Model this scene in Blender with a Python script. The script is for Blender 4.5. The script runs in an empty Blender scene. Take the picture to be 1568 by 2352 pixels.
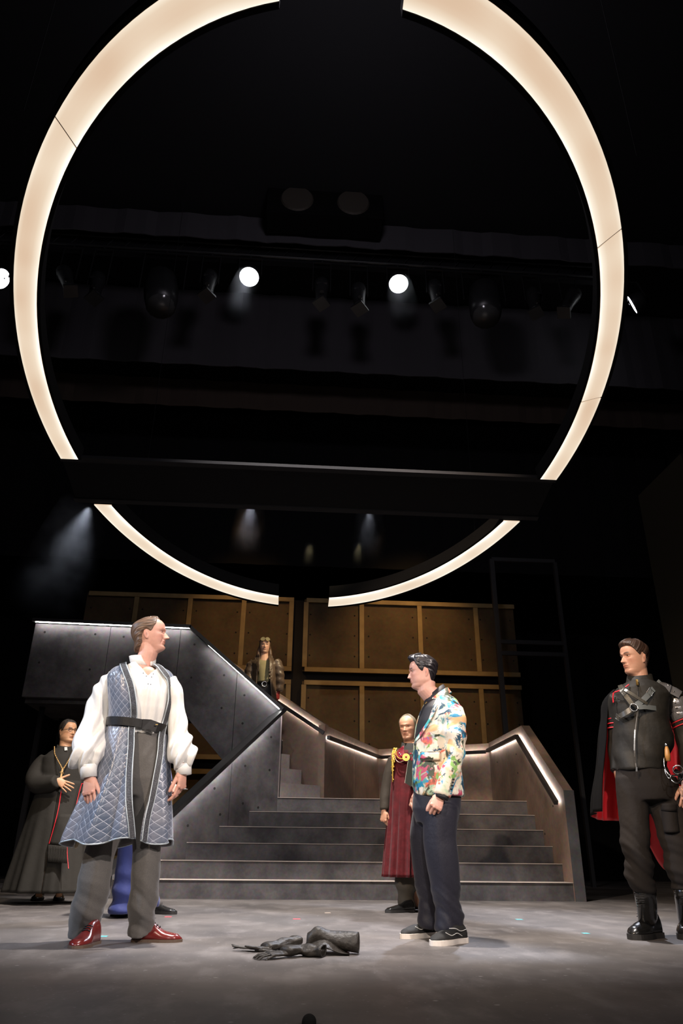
import bpy, bmesh, math, random
import numpy as np
from mathutils import Vector, Matrix

random.seed(7)
rng = np.random.default_rng(11)
scene = bpy.context.scene
col = scene.collection
RAD = math.radians

# ------------------------------------------------------------------ camera
F_PX, PITCH, ROLL, YAW, CAM_H = 1680.0, RAD(25.0), RAD(0.6), RAD(4.0), 0.46
cam_data = bpy.data.cameras.new('stage_camera')
cam_data.sensor_fit = 'VERTICAL'
cam_data.sensor_height = 36.0
cam_data.lens = F_PX / 2352.0 * 36.0
cam_data.clip_start, cam_data.clip_end = 0.05, 200
cam_obj = bpy.data.objects.new('stage_camera', cam_data)
col.objects.link(cam_obj)
_fw = np.array([math.sin(YAW) * math.cos(PITCH), math.cos(YAW) * math.cos(PITCH), math.sin(PITCH)])
_rt = np.array([math.cos(YAW), -math.sin(YAW), 0.0])
_up = np.cross(_rt, _fw)
CR = math.cos(ROLL) * _rt + math.sin(ROLL) * _up
CU = -math.sin(ROLL) * _rt + math.cos(ROLL) * _up
cam_obj.matrix_world = Matrix(((CR[0], CU[0], -_fw[0], 0.0), (CR[1], CU[1], -_fw[1], 0.0),
                               (CR[2], CU[2], -_fw[2], CAM_H), (0, 0, 0, 1)))
scene.camera = cam_obj

# ------------------------------------------------------------------ view + world
scene.view_settings.view_transform = 'Standard'
scene.view_settings.look = 'None'
scene.view_settings.gamma = 1.0
scene.view_settings.use_curve_mapping = False
scene.view_settings.exposure = 0.0
scene.cycles.use_denoising = True
scene.cycles.max_bounces = 5
scene.cycles.use_adaptive_sampling = True
scene.cycles.adaptive_threshold = 0.02
scene.cycles.diffuse_bounces = 3
scene.cycles.glossy_bounces = 2
scene.cycles.transmission_bounces = 3
scene.cycles.volume_bounces = 0
scene.cycles.sample_clamp_indirect = 4.0
world = bpy.data.worlds.new('dark_theatre')
scene.world = world
world.use_nodes = True
world.node_tree.nodes['Background'].inputs[0].default_value = (0.35, 0.4, 0.5, 1)
world.node_tree.nodes['Background'].inputs[1].default_value = 0.004

# ------------------------------------------------------------------ stage lanterns out front and overhead, plus an added fly-loft fill
def spot(name, loc, target, power, colour, cone, blend=0.5, radius=0.12):
    ld = bpy.data.lights.new(name, 'SPOT')
    ld.energy, ld.color = power, colour
    ld.spot_size, ld.spot_blend, ld.shadow_soft_size = RAD(cone), blend, radius
    lo = bpy.data.objects.new(name, ld)
    lo.location = loc
    d = Vector(target) - Vector(loc)
    lo.rotation_euler = d.to_track_quat('-Z', 'Y').to_euler()
    col.objects.link(lo)
    return lo

WARM, WHITE, COOL, AMBER = (1.0, 0.80, 0.62), (1.0, 0.93, 0.88), (0.62, 0.76, 1.0), (1.0, 0.58, 0.22)
spot('front_key_right', (6.5, -3.0, 6.2), (-0.8, 5.1, 1.25), 4300, (1.0, 0.86, 0.80), 26, 0.8)
spot('front_key_left', (-5.5, -3.5, 6.0), (1.4, 5.5, 1.25), 3300, WARM, 28, 0.8)
spot('front_fill', (0.2, -6.0, 5.2), (0.3, 7.0, 0.9), 1500, WHITE, 35, 0.8)
spot('cool_side', (-7.0, 3.4, 4.6), (-0.6, 4.9, 1.0), 1500, COOL, 27, 0.6)
spot('cool_back', (3.0, 10.6, 7.2), (0.6, 5.8, 0.4), 2400, (0.82, 0.86, 1.0), 40, 0.6)
spot('top_wash', (0.3, 5.0, 7.8), (0.4, 7.0, 0.0), 5000, (1.0, 0.92, 0.86), 56, 0.7)
spot('guard_special', (-1.5, -1.0, 5.6), (2.5, 5.0, 1.3), 1100, (1.0, 0.70, 0.42), 16, 0.6)
spot('priest_special', (-0.5, 2.5, 6.3), (-2.15, 8.0, 1.2), 700, (1.0, 0.78, 0.52), 17, 0.5)
spot('stair_cool', (-1.5, 2.0, 7.0), (0.2, 9.6, 0.8), 450, (0.95, 0.92, 1.0), 30, 0.7)
spot('stair_warm', (1.0, 3.0, 7.4), (2.2, 11.2, 1.5), 1900, (1.0, 0.74, 0.54), 22, 0.8)
spot('upper_stair_special', (3.6, 6.6, 7.8), (-0.3, 10.9, 3.2), 2700, (1.0, 0.76, 0.46), 13, 0.6)
spot('wall_amber_right', (2.6, 11.0, 7.4), (2.2, 14.0, 3.35), 430, AMBER, 52, 0.9)
spot('wall_amber_left', (-0.9, 11.0, 7.4), (-0.9, 14.0, 3.7), 240, AMBER, 46, 0.9)
glow = bpy.data.lights.new('fly_loft_fill', 'POINT'); glow.energy, glow.color, glow.shadow_soft_size = 150, (0.90, 0.84, 0.95), 0.4
glow_o = bpy.data.objects.new('fly_loft_fill', glow); glow_o.location = (0.4, 4.6, 7.8); col.objects.link(glow_o)  # added point light without a fixture, lifts the dark border cloths

# ------------------------------------------------------------------ pixel helpers (the photograph is 1568 x 2352)
HD = np.array([math.sin(YAW), math.cos(YAW), 0.0])     # horizontal viewing direction
RT = np.array([math.cos(YAW), -math.sin(YAW), 0.0])    # to the right of the stage picture
NV = -HD                                               # towards the audience
UPV = np.array([0.0, 0.0, 1.0])
CAM = np.array([0.0, 0.0, CAM_H])

def ray(u, v):
    return CR * ((u - 784.0) / F_PX) - CU * ((v - 1176.0) / F_PX) + _fw

def W(D, u, v):                     # the point seen at (u, v) that stands D metres up-stage
    d = ray(u, v)
    return CAM + d * (D / (d @ HD))

def aim(D, u, v=1700):              # side / towards-the-audience axes as seen along the sight line to a person
    global RT, NV
    q = W(D, u, v) - CAM
    NV = -np.array([q[0], q[1], 0.0]) / math.hypot(q[0], q[1])
    RT = np.array([-NV[1], NV[0], 0.0])

def on_y(u, v, y):
    d = ray(u, v)
    return CAM + d * (y / d[1])

def on_z(u, v, z):
    d = ray(u, v)
    return CAM + d * ((z - CAM_H) / d[2])

# ------------------------------------------------------------------ materials
MATS = {}
def new_mat(name):
    m = bpy.data.materials.new(name)
    m.use_nodes = True
    MATS[name] = m
    nt = m.node_tree
    return m, nt, nt.nodes, nt.links, nt.nodes['Principled BSDF']

def rgba(c):
    return (c[0], c[1], c[2], 1.0)

def srgb(h):
    h = h.lstrip('#')
    v = [int(h[i:i + 2], 16) / 255 for i in (0, 2, 4)]
    return tuple(x / 12.92 if x <= 0.04045 else ((x + 0.055) / 1.055) ** 2.4 for x in v)

def mat(name, c, rough=0.6, metal=0.0, var=None, bump=None, sheen=0.0, spec=0.5, coat=0.0, stretch=(1, 1, 1), attr=None):
    """var=(scale, colour2, lo, hi, detail); bump=(scale, strength, distance)"""
    if name in MATS:
        return MATS[name]
    m, nt, N, L, B = new_mat(name)
    B.inputs['Base Color'].default_value = rgba(c)
    B.inputs['Roughness'].default_value = rough
    B.inputs['Metallic'].default_value = metal
    B.inputs['Specular IOR Level'].default_value = spec
    B.inputs['Sheen Weight'].default_value = sheen
    B.inputs['Coat Weight'].default_value = coat
    tc = N.new('ShaderNodeTexCoord')
    mp = N.new('ShaderNodeMapping')
    mp.inputs['Scale'].default_value = stretch
    L.new(tc.outputs['Object'], mp.inputs['Vector'])
    colour_out = None
    if var:
        sc, c2, lo, hi, det = var
        nz = N.new('ShaderNodeTexNoise')
        nz.inputs['Scale'].default_value = sc
        nz.inputs['Detail'].default_value = det
        nz.inputs['Roughness'].default_value = 0.6
        L.new(mp.outputs[0], nz.inputs['Vector'])
        cr = N.new('ShaderNodeValToRGB')
        cr.color_ramp.elements[0].position, cr.color_ramp.elements[0].color = lo, rgba(c)
        cr.color_ramp.elements[1].position, cr.color_ramp.elements[1].color = hi, rgba(c2)
        L.new(nz.outputs['Fac'], cr.inputs['Fac'])
        colour_out = cr.outputs['Color']
    if attr:
        at = N.new('ShaderNodeAttribute')
        at.attribute_name = attr
        mx = N.new('ShaderNodeMix')
        mx.data_type = 'RGBA'
        mx.blend_type = 'MULTIPLY'
        mx.inputs['Factor'].default_value = 1.0
        if colour_out is not None:
            L.new(colour_out, mx.inputs['A'])
        else:
            mx.inputs['A'].default_value = rgba(c)
        L.new(at.outputs['Color'], mx.inputs['B'])
        colour_out = mx.outputs['Result']
    if colour_out is not None:
        L.new(colour_out, B.inputs['Base Color'])
    if bump:
        bn = N.new('ShaderNodeTexNoise')
        bn.inputs['Scale'].default_value = bump[0]
        bn.inputs['Detail'].default_value = 4
        L.new(mp.outputs[0], bn.inputs['Vector'])
        bp = N.new('ShaderNodeBump')
        bp.inputs['Strength'].default_value = bump[1]
        bp.inputs['Distance'].default_value = bump[2]
        L.new(bn.outputs['Fac'], bp.inputs['Height'])
        L.new(bp.outputs[0], B.inputs['Normal'])
    return m

def emit(name, c, strength, noise=None):
    m, nt, N, L, B = new_mat(name)
    B.inputs['Base Color'].default_value = (0, 0, 0, 1)
    B.inputs['Emission Color'].default_value = rgba(c)
    B.inputs['Emission Strength'].default_value = strength
    return m

# ------------------------------------------------------------------ object helpers
def tag(o, label=None, cat=None, group=None, kind=None):
    if label: o['label'] = label
    if cat: o['category'] = cat
    if group: o['group'] = group
    if kind: o['kind'] = kind
    return o

def empty(name, loc, label=None, cat=None, group=None, kind=None):
    e = bpy.data.objects.new(name, None)
    e.empty_display_size = 0.1
    e.location = loc
    col.objects.link(e)
    return tag(e, label, cat, group, kind)

def world_origin(parent):
    o = np.zeros(3)
    while parent is not None:
        o += np.array(parent.location)
        parent = parent.parent
    return o

def mk(name, verts, faces, material, parent=None, smooth=False, origin=None):
    """verts are in world space; the object sits at `origin` (default: the parent's place)"""
    po = world_origin(parent)
    org = po if origin is None else np.array(origin, float)
    V = np.asarray(verts, float).reshape(-1, 3) - org
    me = bpy.data.meshes.new(name)
    me.from_pydata(V.tolist(), [], [tuple(int(i) for i in f) for f in faces])
    me.update()
    if smooth:
        me.polygons.foreach_set('use_smooth', [True] * len(me.polygons))
    ms = material if isinstance(material, (list, tuple)) else [material]
    for m_ in ms:
        me.materials.append(m_)
    ob = bpy.data.objects.new(name, me)
    ob.location = org - po
    if parent is not None:
        ob.parent = parent
    col.objects.link(ob)
    return ob

BOXF = [(0, 3, 2, 1), (4, 5, 6, 7), (0, 1, 5, 4), (1, 2, 6, 5), (2, 3, 7, 6), (3, 0, 4, 7)]
def box_v(x0, x1, y0, y1, z0, z1):
    return [(x0, y0, z0), (x1, y0, z0), (x1, y1, z0), (x0, y1, z0), (x0, y0, z1), (x1, y0, z1), (x1, y1, z1), (x0, y1, z1)]

class MB:
    """collects shapes that belong to ONE part"""
    def __init__(self):
        self.v, self.f, self.n = [], [], 0
    def add(self, verts, faces):
        V = np.asarray(verts, float).reshape(-1, 3)
        self.v.append(V)
        self.f += [tuple(i + self.n for i in f) for f in faces]
        self.n += len(V)
        return self
    def box(self, x0, x1, y0, y1, z0, z1):
        return self.add(box_v(x0, x1, y0, y1, z0, z1), BOXF)
    def hexa(self, pts):
        return self.add(pts, BOXF)
    def bar(self, a, b, w, h, up=(0, 0, 1)):
        a, b, up = np.array(a, float), np.array(b, float), np.array(up, float)
        d = (b - a) / np.linalg.norm(b - a)
        s = np.cross(d, up); s /= np.linalg.norm(s)
        u = np.cross(s, d)
        P = []
        for c in (a, b):
            P += [c - s * w / 2 - u * h / 2, c + s * w / 2 - u * h / 2, c + s * w / 2 + u * h / 2, c - s * w / 2 + u * h / 2]
        return self.add([P[0], P[1], P[2], P[3], P[4], P[5], P[6], P[7]],
                        [(0, 1, 2, 3), (7, 6, 5, 4), (0, 4, 5, 1), (1, 5, 6, 2), (2, 6, 7, 3), (3, 7, 4, 0)])
    def prism(self, poly, off):
        """polygon (list of 3-d points, planar) extruded by the vector off"""
        n = len(poly)
        P = [np.array(p, float) for p in poly]
        Q = [p + np.array(off, float) for p in P]
        return self.add(P + Q, [tuple(range(n)), tuple(range(2 * n - 1, n - 1, -1))] +
                        [(i, i + n, (i + 1) % n + n, (i + 1) % n) for i in range(n)])
    def tube(self, pts, rad, n=10, cap=True, flat=1.0, up=(0, 0, 1), prof=None):
        pts = [np.array(p, float) for p in pts]
        m = len(pts)
        rad = [rad] * m if np.isscalar(rad) else rad
        rings = []
        prev = None
        for i, p in enumerate(pts):
            d = pts[min(i + 1, m - 1)] - pts[max(i - 1, 0)]
            d = d / (np.linalg.norm(d) + 1e-9)
            if prev is None:
                ref = np.array(up, float)
                if abs(ref @ d) > 0.95: ref = np.array([1.0, 0.1, 0.0])
            else:
                ref = prev
            s = ref - d * (ref @ d); s /= np.linalg.norm(s)
            prev = s
            t = np.cross(d, s)
            ang = np.linspace(0, 2 * math.pi, n, endpoint=False)
            k_ = rad[i] * (np.ones(n) if prof is None else prof(ang))[:, None]
            rings.append(p + k_ * (np.cos(ang)[:, None] * s * flat + np.sin(ang)[:, None] * t))
        return self.rings(rings, cap)
    def rings(self, rings, cap=True, closed=True):
        m, n = len(rings), len(rings[0])
        V = np.concatenate(rings)
        Fc = []
        for i in range(m - 1):
            for j in range(n if closed else n - 1):
                k = (j + 1) % n
                Fc.append((i * n + j, i * n + k, (i + 1) * n + k, (i + 1) * n + j))
        if cap and closed:
            Fc.append(tuple(range(n - 1, -1, -1)))
            Fc.append(tuple((m - 1) * n + j for j in range(n)))
        return self.add(V, Fc)
    def disc(self, c, normal, r, thick, n=16):
        c, nn = np.array(c, float), np.array(normal, float)
        nn = nn / np.linalg.norm(nn)
        return self.tube([c, c + nn * thick], [r, r], n)
    def ball(self, c, r, n=10, sc=(1, 1, 1)):
        R_ = []
        for i in range(1, n):
            a = math.pi * i / n
            ang = np.linspace(0, 2 * math.pi, 2 * n, endpoint=False)
            R_.append(np.array(c) + np.stack([np.cos(ang) * math.sin(a) * r * sc[0], np.sin(ang) * math.sin(a) * r * sc[1],
                                              np.full(2 * n, -math.cos(a) * r * sc[2])], 1))
        return self.rings(R_)
    def V(self):
        return np.concatenate(self.v)
    def build(self, name, material, parent=None, smooth=False, origin=None):
        return mk(name, self.V(), self.f, material, parent, smooth, origin)

def boxobj(name, x0, x1, y0, y1, z0, z1, material, parent=None, bevel=0.0):
    o = MB().box(x0, x1, y0, y1, z0, z1).build(name, material, parent)
    if bevel:
        b = o.modifiers.new('edge', 'BEVEL'); b.width = bevel; b.segments = 1
    return o
# ------------------------------------------------------------------ materials of the set
def concrete(name, c1, c2, rough=0.75, scale=1.6):
    m, nt, N, L, B = new_mat(name)
    tc = N.new('ShaderNodeTexCoord')
    n1 = N.new('ShaderNodeTexNoise'); n1.inputs['Scale'].default_value = scale; n1.inputs['Detail'].default_value = 6; n1.inputs['Roughness'].default_value = 0.62
    n2 = N.new('ShaderNodeTexNoise'); n2.inputs['Scale'].default_value = scale * 14; n2.inputs['Detail'].default_value = 5
    L.new(tc.outputs['Object'], n1.inputs['Vector']); L.new(tc.outputs['Object'], n2.inputs['Vector'])
    cr = N.new('ShaderNodeValToRGB')
    cr.color_ramp.elements[0].position, cr.color_ramp.elements[0].color = 0.36, rgba(c1)
    cr.color_ramp.elements[1].position, cr.color_ramp.elements[1].color = 0.66, rgba(c2)
    L.new(n1.outputs['Fac'], cr.inputs['Fac'])
    mx = N.new('ShaderNodeMix'); mx.data_type = 'RGBA'; mx.blend_type = 'OVERLAY'; mx.inputs['Factor'].default_value = 0.35
    L.new(cr.outputs['Color'], mx.inputs['A']); L.new(n2.outputs['Color'], mx.inputs['B'])
    L.new(mx.outputs['Result'], B.inputs['Base Color'])
    B.inputs['Roughness'].default_value = rough
    B.inputs['Specular IOR Level'].default_value = 0.3
    bp = N.new('ShaderNodeBump'); bp.inputs['Strength'].default_value = 0.15; bp.inputs['Distance'].default_value = 0.01
    L.new(n2.outputs['Fac'], bp.inputs['Height']); L.new(bp.outputs[0], B.inputs['Normal'])
    return m

M_CONC = concrete('painted_concrete', (0.050, 0.046, 0.049), (0.145, 0.135, 0.138))
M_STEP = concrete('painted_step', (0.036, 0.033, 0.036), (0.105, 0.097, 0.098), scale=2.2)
M_LAND = concrete('landing_wall_warmed', (0.155, 0.105, 0.080), (0.27, 0.185, 0.14), scale=1.3)  # warm light on the landing walls is put into this brown
M_POST = concrete('post_paint', (0.045, 0.044, 0.047), (0.075, 0.073, 0.078))
M_EDGE = mat('step_nosing', (0.42, 0.36, 0.32), 0.6)
M_RAIL = mat('dark_rail', (0.022, 0.021, 0.022), 0.5)
M_BLACK = mat('black_drape', (0.010, 0.010, 0.011), 0.95, spec=0.1)
M_BORDER = mat('grey_border_cloth', (0.052, 0.049, 0.055), 0.95, spec=0.1)
M_BROWNB = mat('brown_border_cloth', (0.060, 0.046, 0.038), 0.95, spec=0.1)
M_PANEL = concrete('back_panel', (0.085, 0.055, 0.028), (0.15, 0.10, 0.05), scale=1.1)
M_BATTEN = mat('back_batten', (0.42, 0.29, 0.12), 0.65, var=(3, (0.30, 0.20, 0.08), 0.35, 0.7, 3))
M_HOLE = mat('tie_hole', (0.012, 0.010, 0.010), 0.9)
M_CAGE = mat('dark_steel', (0.032, 0.032, 0.035), 0.6)
M_BODY = mat('lantern_black', (0.016, 0.016, 0.017), 0.4)
M_GLINT = mat('lantern_bare_metal', (0.35, 0.33, 0.3), 0.3, 1.0)
M_LED = emit('led_strip', (1.0, 0.97, 0.93), 34.0)
M_LEDC = emit('cap_led_strip', (1.0, 0.97, 0.95), 75.0)
M_LENS = emit('lit_lens', (0.93, 0.96, 1.0), 9.0)

# stage floor paint: dark, scuffed, speckled
def floor_material():
    m, nt, N, L, B = new_mat('stage_floor_paint')
    tc = N.new('ShaderNodeTexCoord')
    def noise(scale, detail, stretch=(1, 1, 1)):
        mp = N.new('ShaderNodeMapping'); mp.inputs['Scale'].default_value = stretch
        L.new(tc.outputs['Object'], mp.inputs['Vector'])
        n = N.new('ShaderNodeTexNoise'); n.inputs['Scale'].default_value = scale; n.inputs['Detail'].default_value = detail; n.inputs['Roughness'].default_value = 0.65
        L.new(mp.outputs[0], n.inputs['Vector'])
        return n
    a = noise(1.1, 7)
    cr = N.new('ShaderNodeValToRGB')
    cr.color_ramp.elements[0].position, cr.color_ramp.elements[0].color = 0.32, rgba((0.068, 0.062, 0.061))
    cr.color_ramp.elements[1].position, cr.color_ramp.elements[1].color = 0.7, rgba((0.160, 0.144, 0.134))
    L.new(a.outputs['Fac'], cr.inputs['Fac'])
    b = noise(5.0, 8, (1, 0.45, 1))
    c2 = N.new('ShaderNodeValToRGB')
    c2.color_ramp.elements[0].position, c2.color_ramp.elements[0].color = 0.50, (0, 0, 0, 1)
    c2.color_ramp.elements[1].position, c2.color_ramp.elements[1].color = 0.72, (0.6, 0.6, 0.6, 1)
    L.new(b.outputs['Fac'], c2.inputs['Fac'])
    m1 = N.new('ShaderNodeMix'); m1.data_type = 'RGBA'
    L.new(c2.outputs['Color'], m1.inputs['Factor']); L.new(cr.outputs['Color'], m1.inputs['A'])
    m1.inputs['B'].default_value = rgba((0.24, 0.22, 0.21))
    v = N.new('ShaderNodeTexVoronoi'); v.inputs['Scale'].default_value = 9.0; v.inputs['Randomness'].default_value = 1.0
    L.new(tc.outputs['Object'], v.inputs['Vector'])
    c3 = N.new('ShaderNodeValToRGB')
    c3.color_ramp.elements[0].position, c3.color_ramp.elements[0].color = 0.05, (0.75, 0.75, 0.75, 1)
    c3.color_ramp.elements[1].position, c3.color_ramp.elements[1].color = 0.11, (0, 0, 0, 1)
    L.new(v.outputs['Distance'], c3.inputs['Fac'])
    rn = N.new('ShaderNodeMath'); rn.operation = 'GREATER_THAN'; rn.inputs[1].default_value = 0.62
    sep = N.new('ShaderNodeSeparateColor'); L.new(v.outputs['Color'], sep.inputs[0]); L.new(sep.outputs[0], rn.inputs[0])
    ml = N.new('ShaderNodeMath'); ml.operation = 'MULTIPLY'; L.new(c3.outputs['Color'], ml.inputs[0]); L.new(rn.outputs[0], ml.inputs[1])
    m2 = N.new('ShaderNodeMix'); m2.data_type = 'RGBA'
    L.new(ml.outputs[0], m2.inputs['Factor']); L.new(m1.outputs['Result'], m2.inputs['A'])
    m2.inputs['B'].default_value = rgba((0.38, 0.36, 0.35))
    # fine paint flecks and grit
    v2 = N.new('ShaderNodeTexVoronoi'); v2.inputs['Scale'].default_value = 34.0
    L.new(tc.outputs['Object'], v2.inputs['Vector'])
    c4 = N.new('ShaderNodeValToRGB')
    c4.color_ramp.elements[0].position, c4.color_ramp.elements[0].color = 0.10, (0.7, 0.7, 0.7, 1)
    c4.color_ramp.elements[1].position, c4.color_ramp.elements[1].color = 0.20, (0, 0, 0, 1)
    L.new(v2.outputs['Distance'], c4.inputs['Fac'])
    sp2 = N.new('ShaderNodeSeparateColor'); L.new(v2.outputs['Color'], sp2.inputs[0])
    g2 = N.new('ShaderNodeMath'); g2.operation = 'GREATER_THAN'; g2.inputs[1].default_value = 0.72; L.new(sp2.outputs[1], g2.inputs[0])
    ml2 = N.new('ShaderNodeMath'); ml2.operation = 'MULTIPLY'; L.new(c4.outputs['Color'], ml2.inputs[0]); L.new(g2.outputs[0], ml2.inputs[1])
    m3 = N.new('ShaderNodeMix'); m3.data_type = 'RGBA'
    L.new(ml2.outputs[0], m3.inputs['Factor']); L.new(m2.outputs['Result'], m3.inputs['A'])
    m3.inputs['B'].default_value = rgba((0.27, 0.26, 0.27))
    L.new(m3.outputs['Result'], B.inputs['Base Color'])
    B.inputs['Roughness'].default_value = 0.5
    B.inputs['Specular IOR Level'].default_value = 0.35
    bp = N.new('ShaderNodeBump'); bp.inputs['Strength'].default_value = 0.1; bp.inputs['Distance'].default_value = 0.01
    L.new(b.outputs['Fac'], bp.inputs['Height']); L.new(bp.outputs[0], B.inputs['Normal'])
    return m

# ------------------------------------------------------------------ room shell
floor = boxobj('floor', -9, 9.5, -1.0, 16.2, -0.1, 0.0, floor_material())
tag(floor, 'scuffed dark grey painted stage floor', 'floor', kind='structure')
wl = boxobj('wall_left', -7.2, -7.0, 4.0, 16.2, 0.0, 10.4, M_BLACK); tag(wl, 'black drape wall at the left of the stage', 'wall', kind='structure')
wr = boxobj('wall_right', 8.2, 8.4, 4.0, 16.2, 0.0, 10.4, M_BLACK); tag(wr, 'black drape wall at the right of the stage', 'wall', kind='structure')
wd = boxobj('wall_rear', -7.2, 8.4, 16.0, 16.2, 0.0, 10.4, M_BLACK); tag(wd, 'black cloth behind the panelled back wall', 'wall', kind='structure')
ce = boxobj('ceiling', -7.2, 8.4, 1.0, 16.2, 10.4, 10.5, M_BLACK); tag(ce, 'black ceiling of the fly loft', 'ceiling', kind='structure')

# small spike-tape marks on the floor
M_RED_TAPE = mat('red_tape', (0.75, 0.10, 0.12), 0.6)
M_CYAN_TAPE = mat('cyan_tape', (0.12, 0.5, 0.55), 0.6)
M_PALE_TAPE = mat('pale_tape', (0.5, 0.42, 0.36), 0.6)
for u, v, ml_, wd_ in ((386, 2106, M_RED_TAPE, .05), (681, 2111, M_RED_TAPE, .055), (1192, 2112, M_CYAN_TAPE, .05),
                       (236, 2151, M_CYAN_TAPE, .05), (1345, 2144, M_CYAN_TAPE, .04), (752, 2097, M_PALE_TAPE, .05)):
    p = on_z(u, v, 0)
    mk('tape_mark', box_v(p[0] - wd_ / 2, p[0] + wd_ / 2, p[1] - .03, p[1] + .03, 0.0, 0.0015), BOXF, ml_, floor)

# ------------------------------------------------------------------ panelled back wall
YB = 14.0
bw = empty('wall_back', (0.2, YB, 0), 'amber-lit panelled back wall of framed concrete-look boards', 'wall', kind='structure')
xs_left = [-4.0, -3.02, -1.98, -0.93, 0.05]
xs_right = [0.25, 1.40, 2.56, 3.70, 4.50]
tiers = [(3.60, 5.06), (1.97, 3.43), (0.30, 1.80)]
holes = MB()
for xs in (xs_left, xs_right):
    for (z0, z1) in tiers:
        for a, b in zip(xs[:-1], xs[1:]):
            mk('panel', box_v(a + .012, b - .012, YB, YB + .04, z0 + .01, z1 - .01), BOXF, M_PANEL, bw)
            for fx in (.12, .88):
                for k in (.22, .5, .78):
                    holes.disc((a + (b - a) * fx, YB + .001, z0 + (z1 - z0) * k), (0, -1, 0), 0.017, 0.004, 8)
        for x in xs:
            wb_ = .045
            xa = min(max(x, xs[0] + wb_), xs[-1] - wb_)
            if x == xs[0] and xs is xs_left: continue
            if x == xs[-1] and xs is xs_right: continue
            mk('batten', box_v(xa - wb_, xa + wb_, YB - .05, YB - .002, z0 + .085, z1 - .085), BOXF, M_BATTEN, bw)
        for z in (z0 + .04, z1 - .04):
            mk('batten', box_v(xs[0] + .05, xs[-1], YB - .052, YB - .002, z - .042, z + .042), BOXF, M_BATTEN, bw)
h_ = holes.build('tie_holes', M_HOLE, bw); h_['kind'] = 'stuff'
boxobj('backing', -3.98, 4.48, YB + .05, YB + .09, 0.0, 5.04, M_HOLE, bw)

# ------------------------------------------------------------------ staircase with landing and upper flight
YS, RISE, TREAD = 8.92, 0.186, 0.28
XR = 3.25
stair = empty('staircase', (1.0, YS, 0), 'wide grey concrete-look staircase with lit handrails and a landing', 'staircase')
LW0, LW1 = np.array([-1.80, 8.92]), np.array([-0.08, 10.33])     # plan line of the splayed left wall
def lx(y):
    return LW0[0] + (LW1[0] - LW0[0]) * (y - LW0[1]) / (LW1[1] - LW0[1])
for i in range(6):
    y0 = YS + i * TREAD
    z0, z1 = i * RISE, (i + 1) * RISE
    ya = y0 + TREAD if i < 5 else y0 + .02
    pts = [(lx(y0) + .01, y0), (XR, y0), (XR, ya + .02), (lx(ya + .02) + .01, ya + .02)]
    st = MB().prism([(x, y, z0 if i else 0.0) for x, y in pts][::-1], (0, 0, RISE - .006)).build('step', M_STEP, stair)
    # joint in the riser (boards butt here) and the pale nosing
    nose = MB().prism([(x, y - (.014 if k < 2 else 0), z1 - .006) for k, (x, y) in enumerate(pts)][::-1], (0, 0, .006)).build('nosing', M_EDGE if i in (0, 1) else M_EDGE, st)
ZL = 6 * RISE
A_, B_, C_ = np.array([0.55, 10.75]), np.array([1.60, 13.10]), np.array([XR + .06, 12.05])
land = MB().prism([(x, y, ZL - .16) for x, y in ((-0.08, 10.34), (XR, 10.34), (XR + .03, 12.05), (1.6, 13.08), (0.55, 10.80), (-.08, 10.75))], (0, 0, .159)).build('landing', M_STEP, stair)

def wall_poly(name, pts, off, material, parent=stair):
    return MB().prism(pts, off).build(name, material, parent)

# right balustrade wall
kink = (10.25, 2.09)
rw = [(XR, 8.90, 0.0), (XR, 8.90, 1.15), (XR, kink[0], kink[1]), (XR, 12.02, kink[1]), (XR, 12.02, 0.0)]
cut = [9.75, 11.0]
rwp = [[rw[0], rw[1], (XR, 9.80, 1.15 + (.9 / 1.35) * .94), (XR, 9.80, 0)],
       [(XR, 9.806, 0), (XR, 9.806, 1.154 + (.9 / 1.35) * .94), rw[2], (XR, 11.05, kink[1]), (XR, 11.05, 0)],
       [(XR, 11.056, 0), (XR, 11.056, kink[1]), rw[3], rw[4]]]
for i_, pl in enumerate(rwp):
    wall_poly('balustrade_panel', pl, (.115, 0, 0), M_LAND)
wall_poly('end_post', [(XR, 8.895, 0), (XR, 8.895, 1.15), (XR + .12, 8.895, 1.15), (XR + .12, 8.895, 0)], (0, -.012, 0), M_POST)

def seg_wall(p, q, z0, zt0, zt1, thick, material=M_LAND, name='balustrade_panel'):
    p, q = np.array(p, float), np.array(q, float)
    d = (q - p) / np.linalg.norm(q - p)
    n = np.array([-d[1], d[0]])
    pl = [(p[0], p[1], z0), (q[0], q[1], z0), (q[0], q[1], zt1), (p[0], p[1], zt0)]
    return wall_poly(name, pl, (n[0] * thick, n[1] * thick, 0), material)

seg_wall(B_ + (C_ - B_) * .0, B_ + (C_ - B_) * .495, ZL - .16, 2.09, 2.09, .10)
seg_wall(B_ + (C_ - B_) * .5, C_, ZL - .16, 2.09, 2.09, .10)
seg_wall(A_, A_ + (B_ - A_) * .495, ZL - .16, 2.12, 2.10, .10)
seg_wall(A_ + (B_ - A_) * .5, B_, ZL - .16, 2.10, 2.09, .10)

# handrails with an LED strip above and below, standing off the wall
def handrail(path, toward, name='handrail', led=True, w=.045, h=.05):
    toward = np.array([toward[0], toward[1], 0.0]) / np.hypot(*toward)
    path = [np.array(p, float) for p in path]
    mb = MB()
    for a, b in zip(path[:-1], path[1:]):
        mb.bar(a, b, w, h)
    r = mb.build(name, M_RAIL, stair)
    if led:
        lm = MB()
        for a, b in zip(path[:-1], path[1:]):
            sh = toward * (w / 2 + .003)
            lm.bar(a + sh + (b - a) * .01, b + sh - (b - a) * .01, .006, .03)
        lm.build('led_strip', M_LED, r)
    return r

def n_of(a, b):
    d = (b - a)[:2]; d = d / np.linalg.norm(d)
    return np.array([-d[1], d[0]])

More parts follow.
